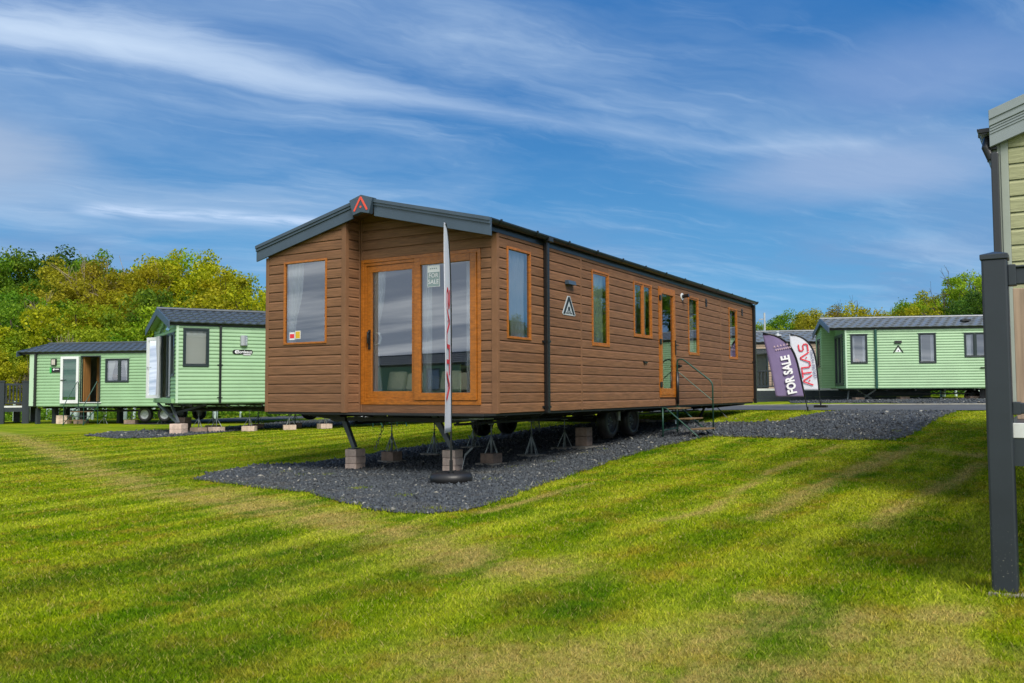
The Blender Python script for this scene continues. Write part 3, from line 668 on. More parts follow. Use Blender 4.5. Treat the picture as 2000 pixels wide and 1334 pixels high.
# upright trims
def trim(tf, a, b, z0, z1, p=.028, m=BROWNT): q = MB(tf); q.box((a, 0, z0), (b, p, z1)); return q.build('trim', m, MAIN, bevel=.004)
trim(tF, -.067, .028, -.004, 2.46); trim(tS, -.0, .033, -.004, 2.47, .0281); trim(tB, BX-.054, BX+.028, -.004, 2.80); trim(tR, BY+.0, BY+.049, -.004, 2.80, .0282)
trim(tF, BX+.001+.028, BX+.055, -.004, 2.92); trim(tR, -.05, -.029, -.004, 2.92); trim(tB, -W_-.02, -W_+.044, -.004, 2.40)
trim(tS, 2.449, 2.497, -.004, 2.5, .024); trim(tS, 9.213, 9.261, -.004, 2.5, .024); trim(tS, 5.631, 5.66, -.004, .165, .026); trim(tS, 6.48, 6.51, -.004, .165, .026); trim(tS, 5.986, 6.019, 2.346, 2.5, .022)
trim(tF, BX+.056, -.068, -.004, .002, .03); trim(tS, L_-.03, L_, -.004, 2.5, .026)
# windows
for i, (a, b, c, d_) in enumerate(wins): window(MAIN, tS, a, b, c, d_, OAK, .058 if i else .055, sash=i > 0, mull=4.93 if i == 2 else None)
window(MAIN, tB, -3.675, -2.784, 1.026, 2.303, OAK, .05, sash=False)
# window stickers
mb = MB(tB); mb.box((-3.56, .008, 1.10), (-3.45, .010, 1.215)); st = mb.build('red_window_sticker', WHITE, MAIN)
mb = MB(tB); mb.box((-3.55, .0102, 1.125), (-3.46, .012, 1.19)); mb.build('print', REDP, st)
mb = MB(tB); mb.box((-3.44, .008, 1.11), (-3.33, .010, 1.235)); st = mb.build('yellow_window_sticker', WHITE, MAIN)
mb = MB(tB); mb.box((-3.43, .0102, 1.12), (-3.34, .012, 1.225)); mb.build('print', YEL, st)
# side door
mb = MB(tS); ring(mb, door[0], door[1], door[2], door[3], .045, -.03, .036); dr = mb.build('door_frame', OAK, MAIN, bevel=.004)
mb = MB(tS); ring(mb, door[0]+.046, door[1]-.046, door[2]+.046, door[3]-.046, .085, -.02, .045, wb=.13); lf = mb.build('door', OAK, MAIN, bevel=.004)
mb = MB(tS); mb.quad(*[(u, .012, z) for u, z in ((door[0]+.12, door[2]+.16), (door[1]-.12, door[2]+.16), (door[1]-.12, door[3]-.12), (door[0]+.12, door[3]-.12))]); mb.build('pane', GLASS, lf)
for z in (.42, 1.26, 2.12): q = MB(tS); q.box((door[0]-.005, .036, z-.05), (door[0]+.075, .062, z+.05)); q.build('hinge', BLACK, lf, bevel=.005)
q = MB(tS); q.box((door[1]-.075, .045, 1.02), (door[1]-.045, .062, 1.32)); q.box((door[1]-.075, .06, 1.21), (door[1]+.04, .078, 1.235)); q.build('handle', BLACK, lf)
# patio door
mb = MB(tF); ring(mb, -2.402, -.246, .11, 2.275, .052, -.03, .030); pf = mb.build('patio_door_frame', OAK, MAIN, bevel=.004)
mb = MB(tF); ring(mb, -2.349, -.299, .163, 2.222, .045, -.03, .018); mb.build('inner_frame', OAK, pf, bevel=.003)
mb = MB(tF); ring(mb, -2.30, -1.36, .21, 2.175, .095, -.028, .004); s1 = mb.build('sliding_door', OAK, MAIN, bevel=.003)
mb = MB(tF); mb.quad(*[(u, -.012, z) for u, z in ((-2.21, .30), (-1.42, .30), (-1.42, 2.085), (-2.21, 2.085))]); mb.build('pane', GLASS, s1)
mb = MB(tF); ring(mb, -1.385, -.31, .175, 2.222, .105, -.008, .042); s2 = mb.build('fixed_door', OAK, MAIN, bevel=.004)
mb = MB(tF); mb.quad(*[(u, .012, z) for u, z in ((-1.285, .275), (-.41, .275), (-.41, 2.125), (-1.285, 2.125))]); mb.build('pane', GLASS, s2)
q = MB(tF); q.tube([(-2.25, .012, 1.20), (-2.25, .05, 1.18), (-2.24, .055, 1.10), (-2.25, .05, 1.03), (-2.25, .012, 1.01)], .014, 8); q.box((-2.27, .004, .93), (-2.23, .016, 1.22)); q.build('handle', BLACK, s1, smooth=False)
q = MB(tF); q.tube([(-2.17, -.05, 1.18), (-2.10, -.055, 1.16), (-2.08, -.055, 1.09), (-2.10, -.055, 1.02), (-2.17, -.05, 1.0)], .020, 8); q.build('inner_handle', WHITE, s1)
# poster in the pane
q = MB(tF); q.box((-1.165, .014, 1.79), (-.945, .016, 2.10)); po = q.build('sale_poster', WHITE, MAIN)
q = MB(tF); q.box((-1.158, .0165, 1.797), (-.952, .018, 2.0)); q.build('print', MINT, po)
pm = basis((-1.055, -.020, 1.95), (1, 0, 0), (0, 0, 1)); text('FOR', .09, WHP, po, pm); text('SALE', .09, WHP, po, basis((-1.055, -.020, 1.86), (1, 0, 0), (0, 0, 1)))
q = MB(tF); [q.box((-1.12+.035*i, .0165, 2.045), (-1.10+.035*i, .018, 2.06)) for i in range(4)]; q.build('print', MINT, po)
# fascia over the front
def fascia(name, sgn):
    x0 = -W_/2+sgn*.20; x1 = -W_/2+sgn*2.2
    r_ = None
    for nm, d0, d1, yy in ((name, .0, .240, -.415), ('stepped_edge', .0, .085, -.432), ('top_edge', -.006, .045, -.447)):
        q = MB(); za, zb = roof_z(x0), roof_z(x1)
        q.prism([(x0, yy, za-d1), (x1, yy, zb-d1), (x1, yy, zb-d0), (x0, yy, za-d0)], (0, (-.385-yy) if nm == name else .016, 0)); o = q.build(nm, GREY, MAIN if nm == name else r_, bevel=.003)
        if nm == name: r_ = o
fascia('bargeboard', 1); fascia('bargeboard', -1)
q = MB(); c = -W_/2; q.prism([(c-.15, -.475, 2.862), (c, -.475, 2.895), (c+.15, -.475, 2.862), (c+.222, -.475, 3.085), (c, -.475, 3.150), (c-.222, -.475, 3.085)], (0, .09, 0)); ap = q.build('apex_panel', GREY, MAIN, bevel=.004)
def logo(parent, tf, c, z, s, m, th=.006, n0=.0):
    q = MB(tf)
    for sg in (-1, 1):
        a = Vector((c, z+.5*s)); b = Vector((c+sg*.58*s, z-.42*s)); d_ = (b-a).normalized(); nn = Vector((-d_.y, d_.x))*.075*s
        pts = [a-nn, b-nn]+[b+nn*math.cos(t)*-1+d_*.075*s*math.sin(t) for t in (.5, 1.57, 2.6)]+[b+nn, a+nn]
        q.prism([(p.x, n0, p.y) for p in pts], (0, th, 0))
    q.disc((c, n0+th/2, z+.47*s), .078*s, (0, 1, 0), th*1.02, 14); q.disc((c, n0+th/2, z-.20*s), .085*s, (0, 1, 0), th*1.04, 16)
    return q.build('logo', m, parent)
logo(ap, plane_tf((0, -.476, 0), (1, 0, 0), (0, -1, 0)), c, 3.01, .20, REDL)
# roof and soffit
for sg in (1, -1):
    q = MB(WP); xe = -W_/2+sg*2.03; q.prism([(-W_/2, -.385, roof_z(-W_/2)-.105), (xe, -.385, roof_z(xe)-.105), (xe, -.385, roof_z(xe)-.075), (-W_/2, -.385, roof_z(-W_/2)-.075)], (0, L_+.52, 0)); q.build('soffit', BROWNT, MAIN)
    q = MB(WP); U = Vector((0, 1, 0)); V = Vector((-sg*1, 0, .237)).normalized(); N = U.cross(V) if sg < 0 else V.cross(U)
    if N.z < 0: N = -N
    tile_field(q, (-W_/2+sg*2.10, -.44, roof_z(-W_/2+sg*2.10)-.045), U, V, N, 52, 6, .235, .36); tag(q.build('roof_tiles', TILE, MAIN), kind='stuff')
q = MB(WP); q.tube([(-W_/2, -.40, 3.09), (-W_/2, L_+.15, 3.09)], .05, 8); q.build('ridge_cap', TILE, MAIN)
q = MB(WP); q.box((-.03, -.38, 2.475), (.025, L_+.06, 2.60)); q.build('eaves_board', GUT, MAIN)
gutter(MAIN, .028, -.37, L_+.12, 2.605, GUT, WP, .98, .058)
downpipe(MAIN, .062, 1.284, -.03, 2.53, BLACK, WP, .036, (.05, 1.02)); downpipe(MAIN, .062, L_-.0, -.03, 2.53, BLACK, WP, .036, (.05, 1.02))
q = MB(WP); q.box((.03, 1.22, 2.52), (.15, 1.35, 2.60)); q.build('gutter_outlet', GUT, MAIN, bevel=.01)
# small fittings on the long side
q = MB(tS); q.prism([(1.93, .02, 2.03), (1.93, .085, 2.03), (1.93, .10, 1.965), (1.93, .02, 1.965)], (.24, 0, 0)); q.build('wall_light', GREY, MAIN, bevel=.004)
q = MB(tS); cen = 2.045; zb_, zt_ = 1.485, 1.79
q.prism([(cen-.215, .02, zb_+.02), (cen-.19, .02, zb_), (cen+.19, .02, zb_), (cen+.215, .02, zb_+.02), (cen+.04, .02, zt_), (cen-.04, .02, zt_)], (0, .008, 0)); sg_ = q.build('logo_plate', mat('plate_pale_silver', (.42, .46, .48), .4), MAIN)
q = MB(tS)
for s2_ in (-1, 1): q.prism([(cen+s2_*a_, .0285, z_) for a_, z_ in ((.19, zb_+.015), (.135, zb_+.015), (0, zt_-.075), (0, zt_-.015), (.025, zt_-.015))], (0, .003, 0))
q.disc((cen, .030, 1.59), .034, (0, 1, 0), .004, 14); q.build('logo', BLACK, sg_)
text('ATLAS', .045, BLACK, sg_, basis((.0295, cen, 1.527), (0, 1, 0), (0, 0, 1))); text('LEISURE HOMES', .030, BLACK, sg_, basis((.0295, cen, 1.500), (0, 1, 0), (0, 0, 1)))
q = MB(tS); q.disc((4.93, .03, .83), .022, (0, 1, 0), .05, 12); q.box((4.93, .03, .82), (5.06, .05, .84)); q.build('drain_outlet', BLACK, MAIN)
q = MB(tS); q.disc((6.88, .028, 2.26), .075, (0, 1, 0), .018, 20); fl = q.build('flue_plate', WHITE, MAIN); q = MB(tS); q.tube([(6.88, .03, 2.26), (6.88, .17, 2.28)], .038, 12); q.build('flue', BLACK, fl, smooth=False)
for yv, zv in ((8.30, 2.27), (10.78, 2.27)):
    q = MB(tS); q.box((yv-.05, .018, zv-.09), (yv+.05, .024, zv+.09)); v_ = q.build('wall_vent', BLACK, MAIN)
    for k in range(3): q = MB(tS); q.prism([(yv-.04, .024, zv-.075+k*.055), (yv-.04, .045, zv-.075+k*.055), (yv-.04, .024, zv-.04+k*.055)], (.08, 0, 0)); q.build('louvre', CHAS, v_)
q = MB(tS); q.box((6.53, .02, .76), (6.575, .09, .83)); q.tube([(6.55, .09, .80), (6.55, .13, .80)], .02, 8); q.build('door_catch', BLACK, MAIN)
# floor, inner shell
q = MB(); q.box((-W_+.01, BY+.01, -.035), (-.005, L_-.01, -.006)); q.box((BX, BY+.01, -.035), (-.005, -.005, -.0061)) if False else None; q.build('floor', CHAS, MAIN)
q = MB(); q.box((-W_+.05, .06, .02), (-.05, L_-.05, .05)); q.build('carpet', SOFA, MAIN)
q = MB(WP); q.box((-W_+.04, .05, 2.40), (-.04, L_-.05, 2.43)); q.box((-W_+.031, .05, .05), (-W_+.045, L_-.05, 2.4)); q.build('inner_lining', CREAM, MAIN)
q = MB(WP); q.box((-W_+.05, 6.9, .05), (-.9, 6.98, 2.4)); q.box((-3.0, 4.1, .05), (-1.5, 4.18, 2.4)); q.build('partition', CREAM, MAIN)
# chassis
ch = MB()
for x in (-1.05, -3.0):
    ch.box((x-.03, .15, -.085), (x+.03, L_-.4, -.037)); ch.box((x-.025, .5, -.205), (x+.025, L_-1.0, -.170))
    y = .5; k = 0
    while y < L_-1.2:
        ch.tube([(x, y, -.06 if k % 2 else -.19), (x, y+.33, -.19 if k % 2 else -.06)], .013, 4); y += .33; k += 1
ch.build('chassis_rail', CHAS, MAIN)
for i in range(12):
    y = .35+i*.98; q = MB(); q.prism([(-.06, y, -.037), (-1.0, y, -.037), (-1.0, y, -.16), (-.10, y, -.065)], (0, .045, 0)); q.prism([(-W_+.06, y, -.037), (-3.05, y, -.037), (-3.05, y, -.16), (-W_+.10, y, -.065)], (0, .045, 0)); q.box((-3.0, y, -.15), (-1.05, y+.05, -.09)); q.build('cross_member', CHAS, MAIN)
for i, (a, b) in enumerate(((.5, -.10), (3.0, -.13), (6.6, -.12))):
    q = MB(); q.box((-2.2, a, b-.06), (-1.4, a+1.2, b+.05)); q.build('underfloor_tray', CHAS, MAIN)
q = MB(); q.box((-1.5, 5.0, -.30), (-1.35, 5.6, -.05)); q.tube([(-.45, 4.85, -.06), (-.45, 4.85, -.25)], .028, 10); q.build('waste_pipe', HUB, MAIN)
q = MB(); [q.tube([(-.9+dx_, .1+dy_, -.10), (-.75+dx_, .25+dy_, -.095)], .012, 6) for dx_ in (0, .12, .25) for dy_ in (0, .3)]; q.box((-.5, .06, -.09), (-.25, .30, -.075)); q.build('pipe_clips', GALV, MAIN)
def wheel(parent, x, y, z, r, side=1, m=HUBD, wd=.19):
    q = MB(); q.lathe([(r*.60, -wd*.42), (r*.62, -wd*.5), (r*.9, -wd*.5), (r, -wd*.30), (r, wd*.30), (r*.9, wd*.5), (r*.62, wd*.5), (r*.60, wd*.42)], (x, y, z), (side, 0, 0), 32); t = q.build('wheel', RUB, parent, smooth=True)
    q = MB(); q.lathe([(r*.61, wd*.40), (r*.55, wd*.30), (r*.50, wd*.12), (r*.30, wd*.20), (r*.16, wd*.28), (.001, wd*.30)], (x, y, z), (side, 0, 0), 24); h = q.build('rim', m, t, smooth=True)
    q = MB(); [q.disc((x+side*wd*.26, y+r*.25*math.cos(a), z+r*.25*math.sin(a)), r*.035, (1, 0, 0), .02, 6) for a in (0, 1.26, 2.5, 3.77, 5.03)]; q.build('wheel_nut', GALV, t); return t
for y in (4.72, 5.66):
    wheel(MAIN, -.62, y, -.27, .305); wheel(MAIN, -3.5, y+.2, -.30, .305, -1)
    q = MB(); q.tube([(-3.4, y, -.25), (-.7, y, -.25)], .035, 8); q.build('axle', CHAS, MAIN)
# corner steadies and chains
for (a, b) in (((-3.19, .42, -.04), (-2.90, .40, -.575)), ((-1.38, .42, -.04), (-1.03, .40, -.535))):
    a = Vector(a); b = Vector(b); d_ = (b-a).normalized(); n_ = Vector((d_.z, 0, -d_.x))*.045
    q = MB(); q.prism([a-n_, a+n_, b+n_*.7, b-n_*.7], (0, -.012, 0)); q.prism([a-n_, a-n_*.86, b-n_*.6, b-n_*.7], (0, .05, 0)); q.prism([a+n_*.86, a+n_, b+n_*.7, b+n_*.6], (0, .05, 0)); q.box((b.x-.06, b.y-.07, b.z-.006), (b.x+.06, b.y+.07, b.z+.004)); q.build('corner_steady', STEEL, MAIN)
    q = MB(); q.tube([a+Vector((-.10, .0, .01)), a+Vector((.07, .0, -.17))], .012, 6); q.build('steady_brace', CHAS, MAIN)
def chain(parent, a, b, m=CHAIN, link=.05, sag=.03, r=.0055):
    a = Vector(a); b = Vector(b); n = max(2, int((b-a).length/link)); q = MB()
    for i in range(n):
        p = a.lerp(b, i/n); p2 = a.lerp(b, (i+1)/n); p.z -= sag*math.sin(math.pi*i/n); p2.z -= sag*math.sin(math.pi*(i+1)/n); d_ = (p2-p); u = d_.orthogonal().normalized(); v = d_.normalized().cross(u); s_ = (u if i % 2 else v)*.016; e = d_*.16
        q.tube([p-e, p+s_+d_*.15, p2+s_-d_*.15, p2+e, p2-s_-d_*.15, p-s_+d_*.15, p-e], r, 5, cap=False)
    return q.build('anchor_chain', m, parent)
chain(MAIN, (-2.55, .75, -.08), (-2.67, .62, -.60)); chain(MAIN, (-.9, .9, -.15), (-.78, .55, -.52)); 
q = MB(); q.tube([(-.78, .55, -.52), (-.84, .45, -.62)], .016, 8); q.tube([(-.84, .45, -.62), (-.86, .40, -.83)], .006, 6); q.build('turnbuckle', GALV, MAIN)
q = MB(); q.tube([(-.45, 10.2, -.08), (.05, 9.7, -.42), (.30, 9.3, G(.3, 9.3)+.03)], .010, 6); q.build('anchor_cable', GALV, MAIN)
for (a, b) in (((-.6, 9.9, -.05), (-.75, 9.8, -.42)),): q = MB(); q.tube([a, b], .03, 6); q.build('rear_steady', CHAS, MAIN)
q = MB()
for i in range(7): q.tube([(-.62+.01*i, 1.95+.012*i, -.06), (-.60+.02*i, 2.0, -.25-.012*i), (-.52-.01*i, 2.08+.01*i, -.30-.01*i), (-.56, 2.1, -.10)], .004, 5)
q.build('coiled_cable', STEEL, MAIN)

# blocks under the brown caravan
gb = 'concrete blocks under the brown caravan'
for nm, x, y, top in (('left', -2.885, .41, -.585), ('right', -1.03, .41, -.545)):
    z0 = G(x, y)-.01; h = (top-z0)/3
    for k, w0 in enumerate(('bottom', 'middle', 'top')):
        block(x+random.uniform(-.006, .006), y+random.uniform(-.006, .006), z0+h*k, .215, .235, h-.003, R(4+random.uniform(-3, 3)), BLOCK, '%s pale pinkish block of the three-high stack under the %s front steady leg, brown caravan' % (w0, nm), gb)
gs = 'axle stands under the brown caravan'
for x, y, nb, ct, lb in ((-1.05, 1.47, 1, -.205, 'nearest on the right, behind the flag base'), (-1.05, 2.70, 0, -.205, 'second along the near rail, on a bare slab'), (-1.05, 3.86, 0, -.205, 'third along the near rail, just before the wheels'),
                     (-3.0, 1.44, 1, -.205, 'far rail, nearest, seen between the two front legs'), (-3.0, 2.62, 0, -.205, 'far rail, second, just left of the flag pole'), (-3.0, 3.86, 0, -.205, 'far rail, third, just right of the flag pole')):
    z = G(x, y)-.005
    block(x, y, z, .36, .36, .05, R(random.uniform(-25, 10)), SLAB, 'flat grey slab under the axle stand of the %s' % lb, 'slabs under the axle stands', 'paving_slab'); z += .048
    if nb: block(x, y, z, .24, .26, .15, R(random.uniform(-12, 4)), BLOCKD, 'brown block between slab and axle stand, %s' % lb, gb); z += .148
    jack_stand(x, y, z, ct, 'grey four-legged axle stand, %s' % lb, gs)
z = G(-.62, 4.1); block(-.66, 4.16, z, .75, .30, .045, R(78), SLAB, 'long slab lying under the near wheels of the brown caravan', None, 'paving_slab'); block(-.66, 5.0, z+.01, .75, .30, .045, R(84), SLAB, 'second long slab under the near wheels, half hidden by the tyre', None, 'paving_slab')
for k in range(2): block(-.80, 4.12, z+.045+.165*k, .22, .3, .16, R(8), BLOCKD, '%s brown block of the pair in front of the near wheel' % ('lower', 'upper')[k], gb)
jack_stand(-1.05, 6.75, G(-1.05, 6.75), -.205, 'small pale axle stand just behind the rear near wheel', gs, spread=.16)
for i in range(5): block(-2.2+i*.42, 8.7+.25*(i % 2), G(-2, 8.7), .38, .2, .09, R(20*i), BLOCKD if i % 2 else SLAB, ['loose block beyond the steps, leftmost of the scatter', 'second loose block beyond the steps', 'third loose block beyond the steps', 'fourth loose block beyond the steps', 'loose block beyond the steps, rightmost of the scatter'][i], 'loose blocks lying beyond the steps')

# steps at the side door
gx_ = G(.5, 6.1); ST = empty('entrance_steps', (.1, 5.68, gx_), 0, 'green steel entrance steps with three plywood treads and one bent handrail at the side door', 'steps')
def sw(x, y, z): return (x-.1, y-5.68, z-gx_)
treads = [(.10, .36, -.06), (.36, .60, -.25), (.58, .84, -.44)]
for i, (a, b, z) in enumerate(treads):
    q = MB(); q.box(sw(a, 5.72, z), sw(b, 6.40, z+.022)); q.build('tread', TREAD, ST, bevel=.004)
for y in (5.70, 6.43):
    q = MB(); q.tube([sw(.06, y, -.03), sw(.14, y, -.05), sw(.72, y, -.54), sw(.78, y, G(.78, y)+.0)], .014, 8); q.build('stringer', GSTEEL, ST, smooth=True)
    q = MB(); q.tube([sw(.06, y, -.03), sw(.06, y, G(.06, y))], .016, 8); q.build('back_leg', GSTEEL, ST, smooth=True)
q = MB(); q.tube([sw(.06, 5.7, -.46), sw(.06, 6.43, -.44)], .011, 8); q.build('cross_tie', GSTEEL, ST)
q = MB(); q.tube([sw(.07, 6.45, -.40), sw(.07, 6.45, .84), sw(.085, 6.45, .89), sw(.13, 6.45, .905), sw(.19, 6.45, .895), sw(.24, 6.45, .86), sw(.72, 6.45, .49), sw(.765, 6.45, .43), sw(.78, 6.45, .36), sw(.78, 6.45, G(.78, 6.45)+.06)], .015, 10); q.build('handrail', GSTEEL, ST, smooth=True)
q = MB(); q.tube([sw(.07, 6.45, .67), sw(.78, 6.45, .09)], .008, 6); q.build('mid_rail', GSTEEL, ST)
q = MB(); q.tube([sw(.07, 6.45, .03), sw(.07, 6.45, .66)], .030, 10); q.build('foam_sleeve', BLACK, ST, smooth=True)
q = MB(); q.tube([sw(.78, 6.45, G(.78, 6.45)), sw(.78, 6.45, G(.78, 6.45)+.07)], .018, 10); q.build('pole_foot', GALV, ST)
q = MB(); q.box(sw(.035, 6.38, -.36), sw(.05, 6.45, -.28)); q.build('care_label', POSTW, ST)

# things inside, seen through the glass
gcu = 'white curtains in the brown caravan'
curtain(MAIN, tB, -3.66, -3.36, 1.0, 2.28, -.075, 'white curtain tied to the left of the bay window', gcu, pinch=(1.25, .45, -1), folds=4)
curtain(MAIN, tF, -2.24, -2.02, .20, 2.12, -.075, 'white curtain tied back behind the left edge of the sliding door', gcu, pinch=(1.15, .4, -1))
curtain(MAIN, tF, -1.30, -1.16, .15, 2.18, -.075, 'white curtain hanging behind the left edge of the right-hand patio pane', gcu, folds=3)
curtain(MAIN, tF, -.60, -.40, .15, 2.18, -.16, 'pale curtain at the right edge of the patio door, behind the flag', gcu, folds=4)
curtain(MAIN, tS, .42, .86, 1.0, 2.3, -.075, 'white curtain filling the right half of the first side window', gcu, pinch=(1.1, .85, 1), folds=4)
curtain(MAIN, tS, 3.0, 3.46, 1.0, 2.3, -.075, 'sheer curtain in the second side window', gcu, folds=4, m=CURTG)
curtain(MAIN, tS, 5.12, 5.30, 1.25, 2.3, -.10, 'pale curtain at the right of the double kitchen window', gcu, folds=3, m=CURTG)
curtain(MAIN, tS, 4.74, 4.86, 1.25, 2.3, -.10, 'pale curtain at the middle of the double kitchen window', gcu, folds=3)
curtain(MAIN, tS, 7.62, 7.80, 1.03, 2.3, -.10, 'white curtain in the window right of the side door', gcu, folds=3)
curtain(MAIN, tS, 10.16, 10.36, 1.03, 2.3, -.10, 'white curtain in the farthest side window', gcu, folds=3)
def soft_box(name, a, b, m, label=None, cat=None, rot=0, bev=.06, group=None):
    a = Vector(a); b = Vector(b); c_ = (a+b)/2; q = MB(); q.box(a-c_, b-c_); o = q.build(name, m); o.location = c_; o.rotation_euler = (rot, 0, 0)
    bm = bmesh.new(); bm.from_mesh(o.data); bmesh.ops.bevel(bm, geom=bm.edges[:], offset=bev, segments=3, affect='EDGES', profile=.6); bm.to_mesh(o.data); bm.free(); o.data.polygons.foreach_set('use_smooth', [True]*len(o.data.polygons))
    if label: tag(o, label, cat, group)
    return o
so_ = empty('sofa', (-1.7, .75, .05), 0, 'grey sofa with its back to the patio door of the brown caravan', 'sofa')
for nm, a, b in (('seat', (-2.1, .5, .08), (-.5, 1.15, .36)), ('backrest', (-2.1, .36, .10), (-.5, .52, .52))): o = soft_box(nm, a, b, SOFA, bev=.05); o.parent = so_; o.location = Vector(o.location)-Vector(so_.location)
for i, (x, lb) in enumerate(((-1.98, 'cream cushion at the lower left of the sliding pane'), (-1.62, 'cream cushion in the middle of the sliding pane'), (-1.0, 'cream cushion behind the right-hand pane'), (-.72, 'cream cushion beside the flag, low in the right pane'))):
    soft_box('cushion', (x-.17, .28, .30), (x+.17, .40, .60-.03*(i % 2)), CUSH, lb, 'cushion', rot=R(-14), bev=.05, group='cushions on the sofa')

# ================================================================== feather flags
def feather(name, label, base, top_h, width, dirv, cloth, lean=0., bend=1., fold=.03, h0=.55, group=None, polecol=None, round_top=True, base_kind='spike', sleeve=True):
    """pole curves over at the top; cloth hangs between the pole and the free edge. dirv: unit horizontal direction from pole to free edge"""
    e = empty(name, base, 0, label, 'feather flag', group); dv = Vector(dirv).normalized(); nv = Vector((0, 0, 1)).cross(dv)
    def pole(t):   # t 0..1 along height
        z = top_h*t; k = max(0, (t-.45)/.55); x = lean*z + width*.98*bend*k**3.2; return dv*x+Vector((0, 0, z-.10*top_h*k**5))
    def sd_(t, s_):  # point on cloth
        p = pole(t); z = p.z; x_free = lean*z+width; xp = p.dot(dv); x = xp+(x_free-xp)*s_
        return dv*x+Vector((0, 0, z))+nv*(fold*math.sin(7*t+5*s_)*(.3+s_)*(1-t*.5))
    MB().tube([pole(i/24) for i in range(25)], [.014-.008*i/24 for i in range(25)], 8).build('pole', BLACK, e, smooth=True)
    q = MB(); nt_, ns = 40, 10; t0 = h0/top_h; vs = [sd_(t0+(1-t0)*j/nt_, i/ns) for j in range(nt_+1) for i in range(ns+1)]
    q.add(vs, [(j*(ns+1)+i, j*(ns+1)+i+1, (j+1)*(ns+1)+i+1, (j+1)*(ns+1)+i) for j in range(nt_) for i in range(ns)]); c_ = q.build('banner_cloth', cloth, e, smooth=True)
    so2 = c_.modifiers.new('s', 'SOLIDIFY'); so2.thickness = .002; so2.offset = 0
    if sleeve:
        q = MB(); q.tube([pole(t0+(1-t0)*i/20) for i in range(21)], .024, 8); q.build('pole_sleeve', BLACK, c_, smooth=True)
    return e, c_, sd_, dv, nv, pole
def on_cloth(c_, dv, nv, o, up_, across, off=.012):   # frame for lettering: text runs along up_
    return basis(tuple(o+nv*off), up_, across)

# 1: the white flag seen edge-on before the patio door
fx, fy = -.07, -.975; fz = G(fx, fy)
vd = (Vector((fx, fy, 0))-Vector((CAM_P[0], CAM_P[1], 0))).normalized(); sidev = Vector((vd.y, -vd.x, 0))
dv1 = (vd*-.97-sidev*.125).normalized()
e1, c1_, sd1, dv1, nv1, p1 = feather('feather_flag', 'white feather flag with red print, seen almost edge-on in front of the patio door', (fx, fy, fz), 3.58, .60, dv1, FABW, h0=.66, fold=.010, bend=.9, sleeve=False)
q = MB(); q.tube([p1(.22+.78*i/20)+nv1*0 for i in range(21)], .013, 8); q.build('pole_sleeve', BLACK, c1_, smooth=True)
q = MB(); q.tube([(0, 0, .12), (0, 0, .30)], .022, 10); q.tube([(0, 0, .10), (0, 0, .16)], .038, 12); q.build('socket', BLACK, e1)
def atlas(parent, dv, nv, centre, hgt, wid, off, side, m=REDP, m2=NAVP, sf=None, lean=0.):
    """ATLAS written upwards, barless As with a dot, and the small line LEISURE HOMES; strokes are flat print on the cloth"""
    S_ = .028*hgt/1.0; q = MB(); upv = (Vector((0, 0, 1))+dv*lean).normalized(); acr = dv*side
    def P(a, b): return centre+upv*(a*hgt)+acr*(b*wid)
    def stroke(pts, w_=.10):
        w_ *= wid
        pts = [P(*p) for p in pts]
        for a, b in zip(pts[:-1], pts[1:]):
            d_ = (b-a).normalized(); n_ = d_.cross(nv).normalized()*w_; ee = d_*w_*.6
            if sf: q.add([sf(p) for p in (a-n_-ee, a+n_-ee, b+n_+ee, b-n_+ee)], [(0, 1, 2, 3)])
            else: q.prism([p+nv*off for p in (a-n_-ee, a+n_-ee, b+n_+ee, b-n_+ee)], nv*.002)
    A_ = lambda o: stroke([(o, -.5), (o+.105, .42), (o+.125, .42), (o+.23, -.5)])
    A_(-.5); stroke([(-.27, .45), (-.05, .45)]); stroke([(-.16, .45), (-.16, -.5)]); stroke([(-.02, .5), (-.02, -.38), (.0, -.48), (.10, -.5)])
    stroke([(.10, -.5), (.20, .42), (.22, .42), (.32, -.5)]); stroke([(.34, -.5), (.47, -.5), (.50, -.35), (.50, -.15), (.47, 0), (.38, 0), (.35, .15), (.35, .32), (.38, .46), (.50, .46)])
    for o_ in (-.385, .21):
        p = P(o_, -.18); n_ = 8; rr = .06*wid
        q.prism([p+nv*off+(upv*math.cos(6.283*i/n_)+acr*math.sin(6.283*i/n_))*rr for i in range(n_)], nv*.002)
    return q.build('logo_lettering', m, parent), P, upv, acr
for sgn in (1, -1): pass
atlas(c1_, dv1, nv1, Vector((0, 0, 1.75))+dv1*.30, 1.35, .26, .006, -1)
atlas(c1_, dv1, nv1, Vector((0, 0, 1.75))+dv1*.30, 1.35, .26, -.008, -1)
fb = MB(); fb.lathe([(.001, .085), (.05, .10), (.09, .10), (.13, .135), (.20, .145), (.255, .125), (.275, .08), (.262, .02), (.23, .0), (.001, .0)], (0, 0, 0), (0, 0, 1), 36)
o = fb.build('flag_base', RUB, smooth=True); o.location = (fx, fy, fz+.005); MATS['rubber'].node_tree.nodes['Principled BSDF'].inputs['Roughness'].default_value = .45
tag(o, 'round black water-filled rubber base holding the edge-on white flag', 'flag base')

